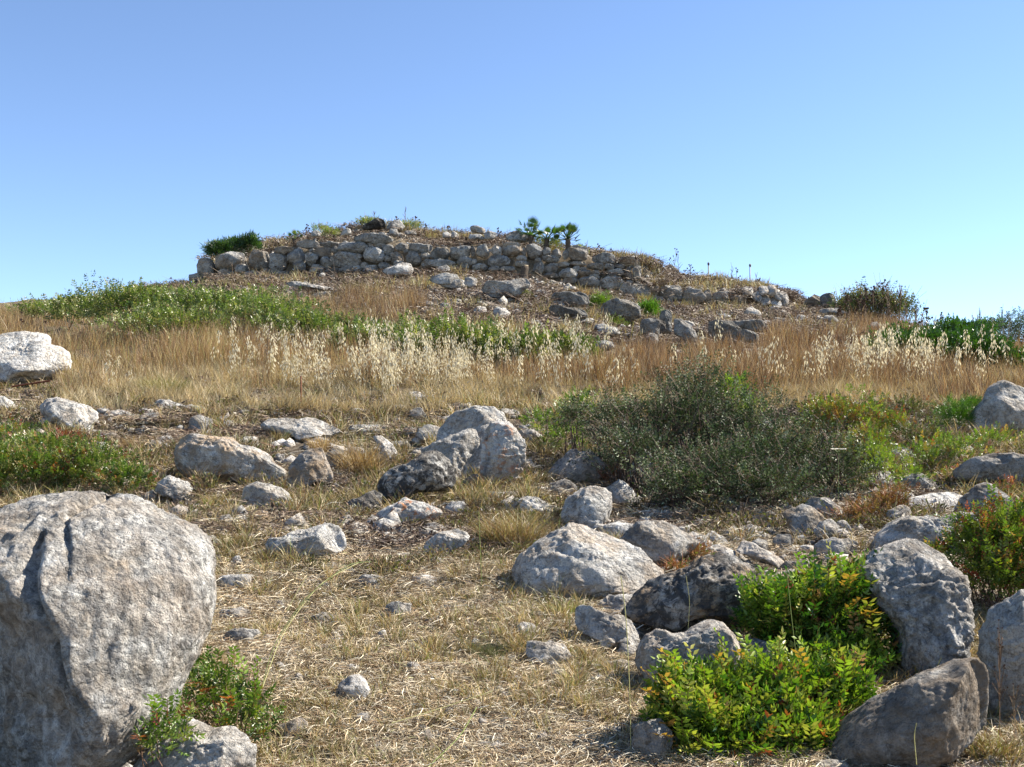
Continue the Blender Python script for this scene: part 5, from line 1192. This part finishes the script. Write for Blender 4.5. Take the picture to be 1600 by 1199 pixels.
for k, (px, row, h) in enumerate([(1530, 535, 56), (1556, 538, 62), (1578, 540, 58), (1545, 538, 40), (1570, 538, 44)]):
    weed(where("feathery grey weed spire", px, row - h / 2, "feathery grey spire of weed above the grey bush at the right edge"), px, row, h, 40 + k, 33, nb=22, spread=.16, heads=False, col=(.2, .22, .18), w=.013, group="grey weed spires at the right edge")
for k, (px, b, h) in enumerate([(478, 3, 24), (492, 3, 18), (620, 4, 20), (634, 5, 28), (650, 5, 22), (585, 5, 22), (665, 4, 16), (690, 4, 16), (780, 2.5, 22), (792, 2.5, 26), (804, 2.5, 20), (915, 1.5, 24), (935, 1.5, 20), (948, 1.5, 16),
                                (1050, 4, 34), (1062, 4, 30), (1078, 4, 22), (1142, 4.5, 30), (1150, 4.5, 24), (1180, 4.5, 22), (1185, 4, 18), (1240, 4, 14), (1000, 2, 14), (455, 2, 16), (700, 4, 18)]):
    D = float(DW(px)) + b; weed(where("small dry skyline weed", px, np.interp(px, _sk[:, 0], _sk[:, 1]) - h / 2, "small dry weed silhouetted along the top of the mound"), px, 0, h, 60 + k, D, nb=8, w=.016, spread=.4, group="dry weeds along the mound top", heads=k % 2 == 0)

src = source([blades(g, 40, 0.35, 0.12, 0.5, 0.02, 0.5, 0.4, [(.5, .43, .26, 3), (.36, .36, .15, 2), (.27, .19, .12, 2)]) for _ in range(5)], M['dry'])
X, Y = on_top(900, g, 330, 1240, 1.1, 6.0); m = mask(X, Y, .45, -.35, .5, 17); X, Y = X[m], Y[m]
X2, Y2 = on_screen(2600, g, 250, 1330, 540, 434); m = mask(X2, Y2, .5, -.2, .6, 19); X, Y = np.r_[X, X2[m]], np.r_[Y, Y2[m]]
m = clear_front(X, Y, 2.0); X, Y = X[m], Y[m]
scatter('mound_grass', "thin dry grass growing on the mound around and behind the wall", 'grass', src, 5, X, Y, g.uniform(.5, 1.1, len(X)), 0.1, 9)

weed("tall thin twig with tiny leaves in front of the grey rock at the right edge", 1562, 1130, 165, 90, 4.75, nb=26, spread=.10, heads=True, col=(.20, .13, .08), w=.0022)
weed("wiry dry twigs at the lower right corner beside the wedge rock", 1585, 1175, 110, 91, 4.55, nb=16, spread=.3, heads=True, col=(.24, .17, .10), w=.0020)
weed("dead brown twig standing in the straw clearing", 645, 1060, 60, 92, None, nb=5, spread=.3, heads=False, col=(.16, .10, .06), w=.0025)
def umbel():
    D = 10.0; x = (1310 - 800) * D / F; z0 = gz(x, D); top = zrow(702, D) - z0; g = np.random.default_rng(4); n = 90
    a = g.uniform(0, 6.28, n); r = .055 * np.sqrt(g.random(n)); P = np.stack([r * np.cos(a) * 1.2, r * np.sin(a), top + .006 * g.random(n)], 1)
    Dv = nrm(np.stack([np.cos(a), np.sin(a), g.normal(0, .2, n)], 1)); S = nrm(np.cross(Dv, np.array([0, 0, 1.0])))
    root = empty('wild_carrot', (x, D, z0)); tag(root, "white flat wild carrot flower rising in front of the thorny shrub's right part", 'flower')
    obj('flower', mesh_np('flower', *leaf_quads(P, Dv, S, np.full(n, .014), np.full(n, .012), np.full((n, 3), .9))), M['oat'], root)
    z = np.zeros((1, 3)); t = np.array([[0, 0, top]]); st = [strips(z, t, .0035, .0025, np.array([.2, .26, .1]))]
    k = 12; e = P[:k].copy(); e[:, 2] = top; st.append(strips(np.repeat([[0, 0, top - .035]], k, 0), e, .0012, .001, np.array([.2, .26, .1])))
    obj('stem', mesh_np('stem', *join(st)), M['dull'], root)
umbel()
for k, (px, row, h) in enumerate([(6, 492, 50), (22, 492, 60), (40, 490, 40), (55, 488, 30)]):
    tussock(where("wispy dry skyline grass", px, row - h / 2, "wispy dry grass standing against the sky at the left edge"), px, row, 30, h, [(.45, .36, .2, 3), (.3, .2, .11, 2)], 26, .012, .35, D=25, seed=30 + k, droop=.3)['group'] = "wispy grass at the left skyline"
# ------------------------------------------------------------------ fan palms
def lathe(prof, m, jit=0, seed=0, lean=(0, 0)):
    g = np.random.default_rng(seed); a = np.linspace(0, 2 * math.pi, m, endpoint=False); V = []
    f = 1 + jit * (np.sin(a * 3 + seed) * .5 + g.normal(0, .35, m))
    for r, z in prof: V.append(np.stack([r * f * np.cos(a) + lean[0] * z, r * f * np.sin(a) + lean[1] * z, np.full(m, z)], 1))
    V = np.concatenate(V); T = []
    for k in range(len(prof) - 1):
        for i in range(m):
            j = (i + 1) % m; p, q = k * m + i, k * m + j; T += [[p, q, q + m], [p, q + m, p + m]]
    V = np.vstack([V, [[lean[0] * prof[-1][1], lean[1] * prof[-1][1], prof[-1][1]]]]); c = len(V) - 1; b = (len(prof) - 1) * m
    T += [[b + i, b + (i + 1) % m, c] for i in range(m)]
    return V, np.array(T), np.full((len(T), 3), .3)
def fan_palm(label, px, b, h, nl, seed, lean=0):
    g = np.random.default_rng(700 + seed); D = float(DW(px)) + b; x = (px - 800) * D / F; H = h * D / F
    r = empty('fan_palm', (x, D, gz(x, D))); tag(r, label, 'palm')
    n = 8; zz = np.linspace(0, H * .42, n); tr = []
    P = np.stack([zz * lean, zz * 0, zz], 1)
    tr.append(strips(P[:-1], P[1:], .06, .05, np.array([.13, .085, .05])))
    a = g.uniform(0, 6.28, 60); z = g.uniform(0, H * .55, 60); B = np.stack([z * lean + .11 * np.cos(a), .11 * np.sin(a), z], 1)
    tr.append(strips(B, B + np.stack([.09 * np.cos(a), .09 * np.sin(a), np.full(60, .08)], 1), .025, .008, np.array([.2, .13, .08])))
    v, t, _ = lathe([(.075 + .022 * (q % 2), q * H * .42 / 9) for q in range(10)], 10, .25, seed, (lean, 0)); obj('trunk', mesh_np('trunk', v, t), M['stump'], r)
    c0 = P[-1]
    for k in range(nl):
        a = k * 2.399 + g.uniform(-.3, .3); el = g.uniform(-.05, 1.4); d = np.array([math.cos(a) * math.cos(el), math.sin(a) * math.cos(el), math.sin(el)])
        L = H * g.uniform(.20, .42); hub = c0 + d * L; s = nrm(np.cross(d, np.array([0, 0, 1.0]) + g.normal(0, .3, 3))); m = 13
        th = np.linspace(-1.25, 1.25, m)[:, None]; up = np.cross(s, d)
        dd = nrm(d * np.cos(th) + s * np.sin(th) + up * .15 * np.cos(th * 2)); Ls = H * g.uniform(.18, .26) * (1 - .25 * np.abs(th[:, 0]) / 1.25)
        col = pick(g, [(.05, .10, .035, 3), (.08, .15, .05, 2), (.18, .22, .06, 1)], 1)
        q = leaf_quads(np.repeat(hub[None], m, 0), dd, nrm(np.cross(dd, np.repeat(up[None], m, 0))), Ls, Ls * .12, np.repeat(col, m, 0))
        obj('leaf', mesh_np('leaf', *join([strips(c0[None], hub[None], .018, .012, col), q])), M['leaf'], r)
fan_palm("left fan palm on the wall top with two spreading crowns", 832, 1.3, 56, 22, 1, -.15)
fan_palm("smaller leaning fan palm at the right side of the left palm", 852, 1.3, 52, 14, 2, .1)
fan_palm("compact fan palm standing alone on the wall top to the right", 887, 1.1, 54, 26, 3, 0)
fan_palm("sparse drooping young palm on the skyline above the wall's left part", 463, 1.6, 34, 9, 4, -.2)

# ------------------------------------------------------------------ stumps, posts, stakes
def stump(label, px, row, w, h, seed, burnt=False, D=None):
    D = D or depth_at(px, row); mpp = D / F; x = (px - 800) * mpp; r, H = w * mpp / 2, h * mpp
    e = empty('tree_stump', (x, D, gz(x, D) - .05)); tag(e, label, 'stump')
    v, t, _ = lathe([(r * 1.7, 0), (r * 1.2, H * .2), (r * 1.0, H * .5), (r * 1.05, H * .85), (r * .95, H)], 18, .25, seed, (.12, 0))
    obj('trunk', mesh_np('trunk', v, t), M['stump'], e)
    if not burnt:
        v, t, _ = lathe([(r * .9, H + .01), (r * .88, H + .035)], 18, .2, seed, (.12, 0)); obj('cut_top', mesh_np('cut_top', v, t), M['stumptop'], e)
stump("sawn-off tree stump with a pale cut top in front of the wall's middle", 817, 0, 11, 24, 1, False, 36.9)
stump("short dark stump on the mound's top, left of a pair", 524, 0, 7, 10, 2, True, float(DW(524)) + 3.5)
stump("short dark stump on the mound's top beside the black rock", 544, 0, 8, 12, 3, True, float(DW(544)) + 3.5)
def post(label, px, b, h):
    D = float(DW(px)) + b; mpp = D / F; x = (px - 800) * mpp; e = empty('marker_post', (x, D, gz(x, D))); tag(e, label, 'post'); H = h * mpp
    v, t, _ = lathe([(.022, -.2), (.022, H)], 10); obj('pole', mesh_np('pole', v, t), M['steel'], e)
    v, t, _ = lathe([(.03, H - .02), (.045, H + .02), (.045, H + .07), (.02, H + .10)], 10); obj('cap', mesh_np('cap', v, t), M['steel'], e)
post("left of the two thin metal posts with caps on the right skyline", 1107, 4.4, 25)
post("right of the two thin metal posts with caps on the right skyline", 1172, 4.6, 33)
def bar(name, label, P, r, mat='rust', cat='stake'):
    P = np.array(P, float); b = P[0].copy(); P = P - b; a = strips(P[:-1], P[1:], r, r, np.array([.2, .1, .05]))
    o = obj(name, mesh_np(name, a[0], a[1], smooth=False), M[mat], None, b); tag(o, label, cat); return o
def at(px, row, D): return ((px - 800) * D / F, D, zrow(row, D))
D = depth_at(470, 645); bar('rusty_stake', "upright rusty iron stake behind the flat layered outcrop", [at(470, 650, D), at(470, 588, D)], .012)
D = depth_at(622, 625); bar('rusty_stake', "short rusty stake in litter left of the round white stone", [at(622, 626, D), at(621, 598, D)], .010)
D = depth_at(216, 590); bar('rusty_stake', "thin dark stake in the grass above the yellow-green tussock", [at(215, 592, D), at(219, 560, D)], .012)
bar('rusty_rod', "rusty iron rod lying from the left litter down to the tan eroded rock", [at(330, 662, 14.1), at(370, 682, 13.3), at(425, 697, 12.6), at(490, 728, 11.6)], .012, cat='rod')
bar('rusty_rod', "dark rod leaning under the white boulder at the left edge", [at(18, 604, 13.8), at(77, 595, 13.7)], .014, cat='rod')
